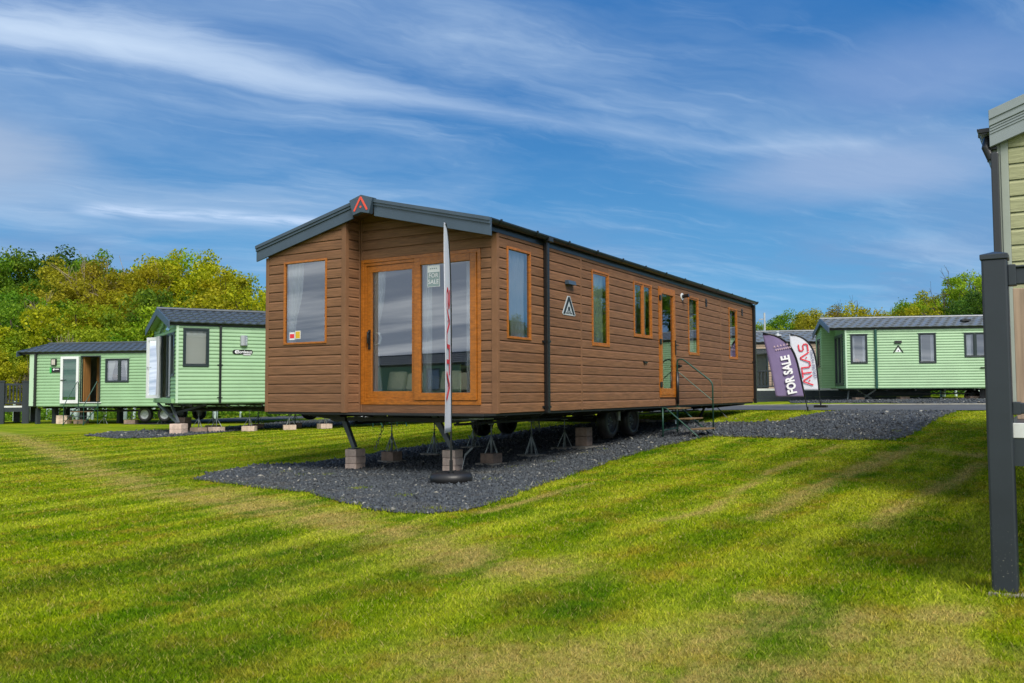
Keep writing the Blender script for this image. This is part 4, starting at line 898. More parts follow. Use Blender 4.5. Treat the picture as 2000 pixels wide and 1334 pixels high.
# 2: purple FOR SALE flag, 3: white ATLAS flag, across the pad by the road
b2 = at(1578, 804); d2 = math.hypot(b2[0]-CAM_P[0], b2[1]-CAM_P[1]); leftw = -Vector((R2[0], R2[1], 0)).normalized()
m_per = 1776/ (d2*math.cos(math.atan((1578-1000)/1776)))        # px per metre there
H2 = (804-652)/m_per; W2 = 46/m_per
e2, c2_, sd2, dv2, nv2, p2 = feather('feather_flag', 'purple feather flag with white FOR SALE lettering, leaning left beside the road', (b2[0], b2[1], G(*b2)), H2*1.12, W2*1.22, leftw, FABP, lean=.19, h0=H2*.19, bend=.95, fold=.02)
face = -1 if nv2.dot(Vector((FV[0], FV[1], 0))) > 0 else 1
n2_ = nv2*face
def lean_b(o, lean, off=.03): return basis(tuple(o+n2_*off), Vector((0, 0, 1))+dv2*lean, Vector((0, 0, 1)).cross(n2_).normalized()*-1 if False else dv2)
cc = Vector((0, 0, H2*.475))+dv2*(.19*H2*.475+W2*.48)
upv = (Vector((0, 0, 1))+dv2*.19).normalized(); acr = (n2_.cross(upv)).normalized()
t_ = text('FOR SALE', W2*.52, WHP, c2_, basis(tuple(cc+n2_*.035), upv, acr), ext=.0008, sx=.74, bold=.012)
cc = Vector((0, 0, H2*.84))+dv2*(.19*H2*.84+W2*.52)
q = MB(); [q.prism([cc+n2_*.03+upv*a+acr*b for a, b in ((.0, -.16+.08*k), (.06, -.13+.08*k), (.0, -.10+.08*k), (.015, -.13+.08*k))], n2_*.001) for k in range(5)]
[q.prism([cc+n2_*.03+upv*a+acr*b for a, b in ((-.08, -.2+.05*k), (-.04, -.2+.05*k), (-.04, -.17+.05*k), (-.08, -.17+.05*k))], n2_*.001) for k in range(8)]
q.build('faded_crest', PALEP, c2_)
q = MB(); q.tube([(0, 0, -.05), (0, 0, .12)], .016, 8); q.box((-.09, -.015, 0), (.09, .015, .02)); q.build('ground_spike', BLACK, e2)
b3 = at(1604, 786); d3 = 27.; 
pb3 = CAM_P+ray(1603, 787)*25.5; b3 = (pb3[0], pb3[1]); z3 = G(*b3)
H3 = (787-640)*25.5/CF; W3 = 38*25.5/CF
e3, c3_, sd3, dv3, nv3, p3 = feather('feather_flag', 'white feather flag lettered ATLAS in red, behind the purple flag', (b3[0], b3[1], z3), H3*1.09, W3*1.25, leftw, FABW, lean=.075, h0=H3*.24, bend=.95, fold=.012)
n3_ = nv3*(-1 if nv3.dot(Vector((FV[0], FV[1], 0))) > 0 else 1); upv3 = (Vector((0, 0, 1))+dv3*.12).normalized(); acr3 = n3_.cross(upv3).normalized()
cc = Vector((0, 0, H3*.575))+dv3*(.10*H3*.5+W3*.56)
def atlas_front(parent, centre, hgt, wid):
    q = MB(); P = lambda a, b: centre+upv3*(a*hgt)+acr3*(b*wid)
    def stroke(pts, w_=.07):
        pts = [P(*p) for p in pts]
        for a, b in zip(pts[:-1], pts[1:]):
            d_ = (b-a).normalized(); n_ = d_.cross(n3_).normalized()*w_*wid; ee = d_*w_*wid*.7
            q.prism([p+n3_*.03 for p in (a-n_-ee, a+n_-ee, b+n_+ee, b-n_+ee)], n3_*.001)
    def A_(o): stroke([(o, -.5), (o+.10, .42), (o+.13, .42), (o+.23, -.5)]); p = P(o+.115, -.2); q.prism([p+n3_*.03+(upv3*math.cos(.785*i)+acr3*math.sin(.785*i))*.09*wid for i in range(8)], n3_*.001)
    A_(-.5); stroke([(-.29, .45), (-.10, .45)]); stroke([(-.195, .45), (-.195, -.5)]); stroke([(-.06, .5), (-.06, -.38), (-.03, -.5), (.06, -.5)]); A_(.06)
    stroke([(.33, -.5), (.47, -.5), (.50, -.38), (.50, -.12), (.47, 0), (.38, 0), (.35, .12), (.35, .36), (.38, .46), (.50, .46)])
    return q.build('logo_lettering', REDP, parent)
atlas_front(c3_, cc, 1.16, .26)
text('LEISURE HOMES', .115, NAVP, c3_, basis(tuple(cc-acr3*.23+n3_*.03), upv3, acr3), sx=1.0)
q = MB(); q.box((-.17, -.12, 0), (.17, .12, .09)); q.tube([(0, 0, .05), (0, 0, .20)], .025, 8); o = q.build('flag_base', BLACK, bevel=.03); o.location = (b3[0], b3[1], z3); tag(o, 'black block base of the white ATLAS flag, beyond the road', 'flag base')

# ================================================================== the green and beige caravans
def frame_pt(u, v, t): p = CAM_P+ray(u, v)*t; return tuple(float(a) for a in p)
def simple_caravan(loc, heading, label, W, L, H, rise, clad, cladf, trimm, tilem, holes, pitch=.105, bay=None, over=.55, tiles='sheet', fascm=GREY, rear_over=.12, wave=.24, rows=5, gut=GUT, front=True, tile_len=None):
    root = empty('static_caravan', loc, heading, label, 'static caravan', None)
    tS_ = plane_tf((0, 0, 0), (0, 1, 0), (1, 0, 0)); tF_ = plane_tf((0, 0, 0), (1, 0, 0), (0, -1, 0))
    mb = MB(tS_); lapped(mb, 0, L, 0, pitch, H+.02, holes); mb.build('side_cladding', clad, root)
    mb = MB(tS_); backing(mb, 0, L, 0, H+.04, holes); mb.build('side_wall', trimm, root)
    rz = lambda x: H+.09+rise*(1-abs(x+W/2)/(W/2+.14))
    lim_ = lambda z: (-W/2-(W/2+.14)*min(1, max(0, 1-(z+.08-H-.09)/rise)), -W/2+(W/2+.14)*min(1, max(0, 1-(z+.08-H-.09)/rise)))
    q = MB(); q.box((-W, .0, 0), (-W+.04, L, H+.05)); q.box((-W, L-.03, 0), (-.01, L, H+.05)); q.add([(-W, L, H), (0, L, H), (-W/2, L, H+rise)], [(0, 1, 2)]); q.box((-W+.03, .03, -.03), (-.01, L-.02, .03)); q.build('rear_walls', clad, root)
    q = MB(); q.box((-W+.05, .05, H-.08), (-.04, L-.05, H-.05)); q.box((-W+.041, .05, .05), (-W+.06, L-.05, H-.06)); q.build('inner_lining', CREAM, root)
    for sg in (1, -1):
        xe = -W/2+sg*(W/2+.14); xp = -W/2+sg*(W/2-.01); U = Vector((0, 1, 0)); V = Vector((-sg, 0, rise/(W/2+.14))).normalized(); N = Vector((sg*rise/(W/2+.14), 0, 1)).normalized()
        sl_ = math.hypot(W/2+.14, rise); nu = int((L+over+rear_over)/wave)+1
        q = MB(); a = rz(xe); ap_ = rz(xp); q.prism([(-W/2, -over, rz(-W/2)-.085), (xp, -over, ap_-.085), (xp, -over, ap_-.02), (-W/2, -over, rz(-W/2)-.02)], (0, L+over+rear_over, 0)); q.build('roof_panel', clad, root)
        O_ = Vector((xe, -over-.02, a-.01))
        if tiles == 'single' and sg == 1:
            t = MB(); tile_field(t, (0, 0, 0), U, V, N, 1, 1, wave, sl_/rows, amp=.016, lip=.035, k=8); base_ = None
            for r_ in range(rows):
                for i in range(nu):
                    if base_ is None: o = t.build('roof_tile', tilem, root); base_ = o
                    else: o = base_.copy(); COL.objects.link(o); o.parent = root
                    o.location = O_+U*((i+(r_ % 2)*0)*wave)+V*(r_*sl_/rows)
        else:
            t = MB(); tile_field(t, O_, U, V, N, nu, rows, wave, sl_/rows, amp=.014, lip=.032); tag(t.build('roof_tiles', tilem, root), kind='stuff')
    q = MB(); q.tube([(-W/2, -over-.03, rz(-W/2)+.02), (-W/2, L+rear_over, rz(-W/2)+.02)], .05, 8); q.build('ridge_cap', tilem, root)
    for sg in (1, -1):      # bargeboards at both ends
        for y_, nm in ((-over-.035, 'bargeboard'), (L+rear_over, 'bargeboard')):
            x0 = -W/2+sg*.001; x1 = -W/2+sg*(W/2+.2); za, zb_ = rz(x0)+.035, rz(-W/2+sg*(W/2+.14))+.035-.06*rise/(W/2)
            q = MB(); q.prism([(x0, y_, za-.21), (x1, y_, zb_-.21), (x1, y_, zb_), (x0, y_, za)], (0, .035, 0)); q.build(nm, fascm, root, bevel=.004)
    gutter(root, .012, -over+.02, L+rear_over-.02, H+.085, gut, None, 1.9, .045)
    q = MB(); q.box((-.02, -over+.01, H+.0), (.03, L+rear_over-.01, H+.10)); q.build('eaves_board', gut, root)
    c_ = MB()
    for x in (-.75, -W+.75): c_.box((x-.03, .2, -.09), (x+.03, L-.3, -.035)); c_.box((x-.03, .5, -.24), (x+.03, L-.8, -.20))
    for x in (-.75, -W+.75):
        y = .5; k = 0
        while y < L-1: c_.tube([(x, y, -.06 if k % 2 else -.22), (x, y+.35, -.22 if k % 2 else -.06)], .014, 4); y += .35; k += 1
    for i in range(int(L)): c_.box((-W+.1, .4+i, -.11), (-.06, .45+i, -.035))
    c_.build('chassis', CHAS, root)
    for y in (L*.44, L*.44+.85):
        wheel(root, -.42, y, -.34, .30, 1, HUB); wheel(root, -W+.42, y, -.34, .30, -1, HUB)
    return root, tS_, tF_, rz, lim_
def wplane(root, local):    # local point -> world
    a = root.rotation_euler[2]; c_, s_ = math.cos(a), math.sin(a); return (root.location[0]+c_*local[0]-s_*local[1], root.location[1]+s_*local[0]+c_*local[1])
def trimR(root, tf, a, b, z0, z1, m, p=.03): q = MB(tf); q.box((a, 0, z0), (b, p, z1)); return q.build('trim', m, root)

# --- the caravan with open doors, left of the brown one
WB, LB, HB = 3.45, 11., 2.16
hB = [(.19, .86, 1.03, 2.08)]
BOR, tSb, tFb, rzb, limb = simple_caravan(frame_pt(343, 787, 25.2), 27.5, 'pale green static caravan with open white french doors and an oval Bordeaux name plate', WB, LB, HB, .49, GREEN, GREEND, GREENT, TILE, hB, over=.22, tiles='single', rows=5, wave=.24)
trimR(BOR, tSb, -.01, .055, 0, HB, GREENT); downpipe(BOR, .045, 1.19, -.02, HB+.02, GUT, None, .032, (.12, 1.05))
wn = window(BOR, tSb, .17, .88, 1.01, 2.09, ANTH, .075, .04, sash=True)
q = MB(tSb)
for i in range(26): z = 1.07+.037*i; q.prism([(.25, -.036, z), (.25, -.046, z+.034), (.25, -.044, z+.036), (.25, -.032, z+.002)], (.55, 0, 0))
o = q.build('window_blind', BLIND); o.location = BOR.location; o.rotation_euler = BOR.rotation_euler; tag(o, 'closed white venetian blind in the side window of the Bordeaux caravan', 'blind')
q = MB(tSb); n_ = 10; q.add([(1.85+.11*math.cos(math.pi*i/n_), .02+.10*math.sin(math.pi*i/n_), z) for z in (1.63, 1.92) for i in range(n_+1)], [(i, i+1, n_+2+i, n_+1+i) for i in range(n_)]+[tuple(range(n_+1)), tuple(range(n_+1, 2*n_+2))]); li = q.build('wall_light', SILV, BOR, smooth=False)
for k in range(5): q = MB(tSb); q.add([(1.85+.112*math.cos(math.pi*i/n_), .02+.104*math.sin(math.pi*i/n_), z) for z in (1.67+.045*k, 1.685+.045*k) for i in range(1, 5)], [(i, i+1, 5+i, 4+i) for i in range(3)]); q.build('light_slot', WHITE, li)
q = MB(tSb); q.prism([(1.53+.07-.07*math.sin(a), .022, 1.445+.065*math.cos(a)) for a in [math.pi*i/8 for i in range(9)]]+[(2.11-.05+.05*math.sin(a), .022, 1.445-.065*math.cos(a)) for a in [math.pi*i/8 for i in range(9)]], (0, .012, 0)); np_ = q.build('name_plate', BLACK, BOR)
q = MB(tSb); q.disc((1.64, .037, 1.445), .045, (0, 1, 0), .006, 16); q.build('emblem', WHP, np_); q = MB(tSb); q.disc((1.655, .043, 1.445), .018, (0, 1, 0), .008, 12); q.build('emblem_dot', BLACK, np_)
text('Bordeaux', .125, WHP, np_, basis((.037, 1.875, 1.445), (0, 1, 0), (0, 0, 1)), sx=.86, bold=.002)
q = MB(tSb); q.box((1.84, .034, 1.355), (2.05, .037, 1.378)); q.build('underline', WHP, np_)
# its front: glazed wall, open doors, ledge
q = MB(tFb); hf = [(-.62, -.16, .75, 1.98), (-2.75, -.72, .14, 1.98)]
lapped(q, -WB, 0, 0, .105, HB+.4, hf, lim=limb); q.build('front_cladding', GREEND, BOR); q = MB(tFb); backing(q, -WB, 0, 0, HB, hf); q.build('front_wall', GREENT, BOR)
window(BOR, tFb, -.63, -.15, .74, 1.99, ANTH, .07, .04); window(BOR, tFb, -1.30, -.70, .14, 1.99, ANTH, .07, .03, sash=False); window(BOR, tFb, -2.77, -2.2, .14, 1.99, ANTH, .07, .03, sash=False)
q = MB(tFb); q.add([(-2.6, .03, 2.06), (-.75, .03, 2.06), (-1.72, .03, 2.40)], [(0, 1, 2)]); q.build('gable_window', GLASS, BOR)
q = MB(tFb); q.box((-2.9, 0, .0), (-.1, .10, .12)); q.build('door_sill', GREEND, BOR)
dn = Vector((-.90, -.43, 0)).normalized(); dp_ = Vector((dn.y, -dn.x, 0))
lf_tf = lambda v: tuple(Vector((-2.2, -.04, 0))+dn*v[0]+dp_*v[1]+Vector((0, 0, v[2])))
q = MB(lf_tf); ring(q, 0, .66, .12, 1.95, .095, -.025, .025); o = q.build('french_door', WHITE, BOR, bevel=.004)
q = MB(lf_tf); q.quad((.1, 0, .22), (.56, 0, .22), (.56, 0, 1.85), (.1, 0, 1.85)); q.build('pane', GLASSC, o); q = MB(lf_tf); q.tube([(.60, -.05, 1.05), (.52, -.05, 1.05)], .012, 6); q.build('handle', SILV, o)
curtain(BOR, tFb, -2.15, -1.75, .20, 1.95, .16, 'white curtain blown out of the open french doors', 'curtains of the Bordeaux caravan', folds=3, pinch=(1.1, .5, 1))
curtain(BOR, tFb, -1.75, -1.45, .20, 1.95, -.10, 'white curtain inside the open french doors', 'curtains of the Bordeaux caravan', folds=4)
# drawbar legs and its blocks
for a, b in (((-.75, .02, -.04), (-.07, .10, -.56)), ((-2.6, -.02, -.04), (-.12, .06, -.54)), ((-.3, .9, -.05), (-.9, .0, -.35))):
    q = MB(); q.tube([a, b], .045, 4); q.build('corner_steady', STEEL, BOR)
gB = 'concrete blocks under the Bordeaux caravan'
def wp_(root, x, y): X_, Y_ = wplane(root, (x, y)); return X_, Y_, G(X_, Y_)-.01
x, y, z = wp_(BOR, -.05, .10)
for k in range(2): block(x, y, z+.15*k, .36, .34, .147, R(20), BLOCK, '%s pale block under the front leg of the Bordeaux caravan' % ('lower', 'upper')[k], gB)
x, y, z = wp_(BOR, -1.4, .5)
for k in range(3): block(x, y, z+.15*k, .30, .3, .147, R(15), BLOCKD, '%s brown block of the taller stack under the Bordeaux caravan' % ('bottom', 'middle', 'top')[k], gB)
for i, (lx, ly, nb) in enumerate(((-.6, .75, 0), (-.6, 1.25, 1), (-2.6, 1.6, 0), (-.6, 2.2, 1), (-2.6, 3.0, 0), (-.6, 3.4, 1), (-2.6, 4.2, 0), (-.6, 4.5, 1))):
    x, y, z = wp_(BOR, lx, ly); nm = ('first', 'second', 'third', 'fourth', 'fifth', 'sixth', 'seventh', 'eighth')[i]
    block(x, y, z, .38, .3, .16, R(10*i), BLOCK if nb else BLOCKD, 'block under the %s axle stand from the open doors, Bordeaux caravan' % nm, gB)
    jack_stand(x, y, z+.158, BOR.location[2]-.24, 'axle stand under the Bordeaux caravan, %s from the open doors' % nm, 'axle stands under the Bordeaux caravan', spread=.17, nl=3)

# --- far left caravan with the open side door
WA, LA, HA = 3.4, 10.5, 2.05
hA = [(2.10, 2.90, .17, 1.93), (3.17, 4.13, .94, 1.81)]
ATL, tSa, tFa, rza, lima = simple_caravan(frame_pt(65, 793, 36), 68.5, 'pale green static caravan at far left with an open white-framed side door', WA, LA, HA, .40, GREEN, GREEND, GREENT, TILE, hA, pitch=.118, over=.62, wave=.30, rows=5)
ATL['group'] = 'pale green caravans'; BOR['group'] = 'pale green caravans'
q = MB(tFa); lapped(q, -WA, 0, 0, .118, HA+.35, lim=lima); q.build('front_cladding', GREEN, ATL); trimR(ATL, tSa, -.19, .04, 0, HA, GREENT, .02)
q = MB(); q.box((-.3, -.2, 0), (-.001, -.001, HA)); q.build('corner_return', GREEN, ATL)
downpipe(ATL, .045, .10, -.02, HA+.02, GUT, None, .045, (.12, 1.05))
window(ATL, tSa, 3.14, 4.16, .91, 1.84, ANTH, .07, .04, mull=3.74, drip=GREENT)
curtain(ATL, tSa, 3.22, 3.50, .97, 1.78, -.1, 'white curtain at the left of the two-light window, far left caravan', 'curtains of the far left caravan', pinch=(1.1, .5, -1)); curtain(ATL, tSa, 3.88, 4.08, .97, 1.78, -.1, 'white curtain at the right of the two-light window, far left caravan', 'curtains of the far left caravan', pinch=(1.1, .5, 1))
q = MB(tSa); ring(q, 2.06, 2.94, .13, 1.97, .04, -.04, .035); q.build('door_frame', ANTH, ATL); q = MB(tSa); q.box((2.04, .0, .115), (3.0, .06, .14)); q.build('door_sill', WHITE, ATL)
q = MB(tSa); ring(q, 1.24, 2.03, .10, 1.94, .10, .05, .11, wb=.13); dd = q.build('open_door', WHITE, ATL, bevel=.006); q = MB(tSa); q.quad((1.34, .08, .23), (1.93, .08, .23), (1.93, .08, 1.84), (1.34, .08, 1.84)); q.build('pane', GLASSG, dd)
q = MB(tSa); q.box((1.27, .11, 1.0), (1.45, .14, 1.03)); q.build('handle', BLACK, dd)
q = MB(tSa); q.box((2.14, -.45, .17), (2.17, -.05, 1.93)); q.box((2.16, -.9, .17), (2.40, -.86, 1.93)); q.build('inner_panel', OAKF, ATL)
q = MB(tSa); q.box((2.40, -1.5, .17), (3.4, -1.46, 1.93)); q.box((2.1, -2., .02), (3.2, 0, .05)); q.build('inner_partition', CHAS, ATL)
q = MB(tSa); q.box((2.68, -1.45, .35), (2.95, -1.0, .62)); q.box((2.55, -1.44, 1.05), (2.92, -1.35, 1.25)); q.build('shelf', OAKF, ATL)
q = MB(tSa); q.box((.80, .02, 1.60), (1.02, .09, 1.86)); li = q.build('wall_light', BLACK, ATL)
for a in range(2):
    for b_ in range(4): q = MB(tSa); q.box((.835+.08*a, .09, 1.63+.052*b_), (.905+.08*a, .095, 1.675+.052*b_)); q.build('lit_cell', CREAM, li)
q = MB(tSa); q.box((.80, .02, 1.32), (1.18, .04, 1.50)); pl_ = q.build('name_plate', BLACK, ATL); q = MB(tSa); q.box((.72, .02, 1.31), (.80, .038, 1.51)); q.build('green_end', mat('bright_green_plastic', (.03, .45, .08), .4), pl_)
q = MB(tSa); q.prism([(.86, .041, 1.44), (.90, .041, 1.39), (.96, .041, 1.46), (.90, .041, 1.48)], (0, .003, 0)); q.box((.97, .041, 1.43), (1.13, .043, 1.46)); q.build('print', WHP, pl_)
gA = 'blocks under the far left caravan'
for i, (lx, ly, nb) in enumerate(((-.5, 1.0, 2), (-.6, 1.7, 1), (-.6, 2.7, 0), (-.6, 3.9, 1), (-.6, 5.2, 0))):
    x, y, z = wp_(ATL, lx, ly); nm = ('first', 'second', 'third', 'fourth', 'fifth')[i]; t_ = ATL.location[2]-.24
    if nb: block(x, y, z, .44, .4, .17*nb, R(30), BLOCK if nb == 2 else BLOCKD, 'block under the far left caravan, %s from its left end' % nm, gA)
    if nb < 2: jack_stand(x, y, z+.17*nb, t_, 'pale axle stand under the far left caravan, %s from its left end' % nm, 'stands under the far left caravan', spread=.2, nl=3)
for i, (lx, ly, wd_) in enumerate(((-.15, .10, .14), (-.4, .68, .18), (-.8, .9, .18), (-1.2, 1.35, .20), (-1.2, 3.0, .18))):
    x, y, z = wp_(ATL, lx, ly); q = MB(); q.box((-wd_/2, -wd_/2, 0), (wd_/2, wd_/2, ATL.location[2]-z-.1)); o = q.build('support_post', DECK); o.location = (x, y, z)
    tag(o, 'dark upright post under the far left caravan, %s from the deck' % ('first', 'second', 'third', 'fourth', 'fifth')[i], 'post', 'dark posts under the far left caravan')
def steps(root, lx, ly0, ly1, n, label, ztop, run=.26, rail=True):
    x0, y0, z0 = wp_(root, lx, ly0); e = empty('entrance_steps', (x0, y0, z0), -math.degrees(root.rotation_euler[2]), label, 'steps'); w2 = ly1-ly0; hh = ztop-z0
    for i in range(n): q = MB(); z = hh-(i+1)*hh/(n+1); q.box((.02+run*i, 0, z), (run*(i+1), w2, z+.025)); q.build('tread', TREAD if i % 2 else DECK, e)
    for y in (0, w2):
        q = MB(); q.tube([(0, y, hh-.1), (run*n+.05, y, .0)], .018, 6); q.build('stringer', GSTEEL, e); q = MB(); q.tube([(.02, y, 0), (.02, y, hh)], .018, 6); q.build('leg', GSTEEL, e)
        if rail: q = MB(); q.tube([(.02, y, hh), (.02, y, hh+.8), (.10, y, hh+.85), (run*n, y, .75), (run*n, y, 0)], .016, 8); q.build('handrail', GSTEEL, e)
    return e
steps(ATL, .08, 2.05, 2.9, 4, 'green steel steps leading up to the open side door of the far left caravan', ATL.location[2]+.1, run=.22)
x, y, z = wp_(BOR, .6, 8.0)
steps(BOR, .1, 5.8, 6.6, 3, 'green steel steps half hidden beyond the left front leg of the brown caravan', BOR.location[2]+.05, rail=False)

# --- right hand green caravan, same model as the brown one
WR, LR, HR = 3.6, 12., 2.14
hR = [(.20, .75, .92, 1.97), (2.57, 3.12, .91, 1.97), (4.12, 4.90, 1.11, 1.96)]
RGT, tSr, tFr, rzr, limr = simple_caravan(frame_pt(1653, 758, 33.5), 68.5, 'pale green static caravan beyond the road with a black barless-A logo on its side', WR, LR, HR, .46, GREEN, GREEND, GREENT, TILE2, hR, pitch=.098, over=.58, wave=.30, rows=5)
RGT['group'] = 'pale green caravans'
trimR(RGT, tSr, -.01, .05, 0, HR, GREENT); downpipe(RGT, .045, 1.06, -.02, HR+.02, mat('dark_green_pipe', (.012, .07, .055), .4), None, .04, (.12, 1.05))
for a, b, c_, d_ in hR: window(RGT, tSr, a-.02, b+.02, c_-.02, d_+.02, ANTH, .065, .04, mull=(4.46 if a > 4 else None), drip=GREENT)
for u0, u1, z0, z1, s_, lb in ((.24, .34, .95, 1.93, -1, 'left of the first window'), (.62, .72, .95, 1.93, 1, 'right of the first window'), (2.98, 3.09, .95, 1.93, 1, 'right of the second window'), (2.62, 2.68, .95, 1.93, -1, 'left of the second window'), (4.18, 4.36, 1.14, 1.9, -1, 'left of the third window')):
    curtain(RGT, tSr, u0, u1, z0, z1, -.08, 'white curtain at the %s of the right hand green caravan' % lb, 'curtains of the right hand green caravan', folds=3)
soft_o = MB(); soft_o.lathe([(.001, 0), (.13, .01), (.16, .06), (.10, .12), (.001, .15)], (0, 0, 0), (0, 0, 1), 14); o = soft_o.build('woven_lampshade', OAKF, smooth=True); x_, y_ = wplane(RGT, (-.3, .42)); o.location = (x_, y_, RGT.location[2]+.95); tag(o, 'small woven orange brown basket on the sill of the first window, right hand green caravan', 'basket')
logo(RGT, tSr, 1.84, 1.41, .27, BLACK, n0=.024); q = MB(tSr); q.box((1.72, .02, 1.63), (1.96, .07, 1.72)); q.build('wall_light', CHAS, RGT)
q = MB(tSr); q.prism([(1.84-.10, .022, 1.31), (1.84+.10, .022, 1.31), (1.84, .022, 1.48)], (0, .002, 0)); q.build('plate', WHP, RGT)
q = MB(tSr); q.box((4.62, .02, .70), (4.78, .07, .73)); q.build('drain_outlet', BLACK, RGT)
q = MB(); q.box((-.75, 4.2, rzr(-.75)+.0), (-.45, 4.5, rzr(-.6)+.10)); q.build('roof_vent', CHAS, RGT)
# bay and recessed door of its front
yb_ = -.50; xb_ = -2.15; tBr = plane_tf((0, yb_, 0), (1, 0, 0), (0, -1, 0)); tCr = plane_tf((xb_, 0, 0), (0, 1, 0), (1, 0, 0))
q = MB(tFr); lapped(q, xb_, 0, 0, .098, HR+.4, [(-2.0, -.42, .12, 2.0)], lim=limr); q.build('front_cladding', GREEND, RGT)
q = MB(tBr); lapped(q, -WR, xb_, 0, .098, HR+.4, [(-3.1, -2.6, .85, 1.95)], lim=limr); q.build('bay_cladding', GREEND, RGT); q = MB(tCr); lapped(q, yb_, 0, 0, .098, HR+.25); q.build('bay_cheek_cladding', GREEND, RGT)
window(RGT, tBr, -3.15, -2.55, .83, 1.97, ANTH, .07, .04)
q = MB(tFr); ring(q, -2.02, -.40, .10, 2.02, .10, -.02, .05); pd_ = q.build('patio_door', ANTH, RGT); q = MB(tFr); q.box((-1.25, -.02, .2), (-1.15, .05, 1.92)); q.build('door_stile', ANTH, pd_); q = MB(tFr); q.quad((-1.92, .01, .2), (-.50, .01, .2), (-.50, .01, 1.92), (-1.92, .01, 1.92)); q.build('pane', GLASS, pd_)
for a, b in (((-.9, .25, -.06), (-.35, .1, -.42)), ((-.3, 1.1, -.06), (-.7, .7, -.40)), ((-1.2, .6, -.06), (-.6, 1.0, -.40))): q = MB(); q.tube([a, b], .035, 4); q.build('corner_steady', GALV, RGT)
for i, (lx, ly) in enumerate(((-.5, .5), (-.6, 2.1), (-.6, 4.5), (-.6, 6.6))):
    x, y, z = wp_(RGT, lx, ly); block(x, y, z, .36, .3, .13, R(40), BLOCKD, 'low block beneath the right hand green caravan, %s from its bay' % ('first', 'second', 'third', 'fourth')[i], 'blocks under the right hand green caravan')
x, y, z = wp_(RGT, -.5, 5.0); q = MB(); q.box((-.25, -.25, 0), (.25, .25, RGT.location[2]-z-.05)); o = q.build('support_crate', CHAS); o.location = (x, y, z); tag(o, 'dark support under the right hand green caravan, beside the near deck post', 'support')

# --- beige caravan with a dark deck, behind the flags
TX = frame_pt(1475, 760, 40)
TAN, tSt, tFt, rzt, limt = simple_caravan(TX, 68.5, 'beige static caravan with dark windows behind the two flags', 3.6, 9., 1.98, .55, BEIGE, BEIGE, BEIGE, TILE2, [(-.2, .55, .06, 1.75), (2.75, 3.5, .06, 1.75)], pitch=.11, over=3.0, wave=.33, rows=5)
window(TAN, tSt, .0, .58, .06, 1.78, ANTH, .09, .05, sash=False); window(TAN, tSt, 2.72, 3.53, .06, 1.78, ANTH, .09, .05, sash=False)
q = MB(tSt); lapped(q, -3.0, 0, 0, .11, 2.0, [(-.2, .0, .06, 1.75)]); q.build('side_cladding', BEIGE, TAN)
q = MB(); q.lathe([(.18, 0), (.16, .05), (.06, .07), (.05, .16), (.09, .18), (.001, .22)], (-.9, 1.1, rzt(-.9)+.02), (0, 0, 1), 12); q.build('roof_cowl', HUB, TAN)
xd, yd = wplane(TAN, (0, 0)); DK = empty('timber_deck', (TX[0], TX[1], TX[2]), 68.5, 'dark deck with balustrade and white edge in front of the beige caravan', 'deck')
q = MB(); q.box((.03, -3, -.05), (1.3, 6.9, -.01)); q.build('deck_floor', DECK, DK); q = MB(); q.box((1.30, -3, -.07), (1.33, 6.9, .02)); q.build('white_edge', DECKT, DK)
for k in range(4): q = MB(); q.box((1.29, -3, -.08-.125*(k+1)), (1.32+.006*(k % 2), 6.9, -.085-.125*k)); q.build('skirting_board', DECK, DK)
q = MB(); q.box((1.22, -3, .74), (1.30, 2.3, .80)); q.build('top_rail', DECK, DK); q = MB(); q.box((1.23, -3, .10), (1.29, 2.3, .15)); q.build('bottom_rail', DECK, DK)
bal = None
for i in range(36):
    if bal is None: q = MB(); q.box((1.245, -2.9, .15), (1.275, -2.86, .74)); bal = q.build('baluster', DECK, DK)
    else: o = bal.copy(); COL.objects.link(o); o.parent = DK; o.location = (0, .145*i, 0)
for y in (-2.9, -.4, 2.25): q = MB(); q.box((1.20, y-.06, -.5), (1.32, y+.06, .90)); q.build('post', DECK, DK, bevel=.01)

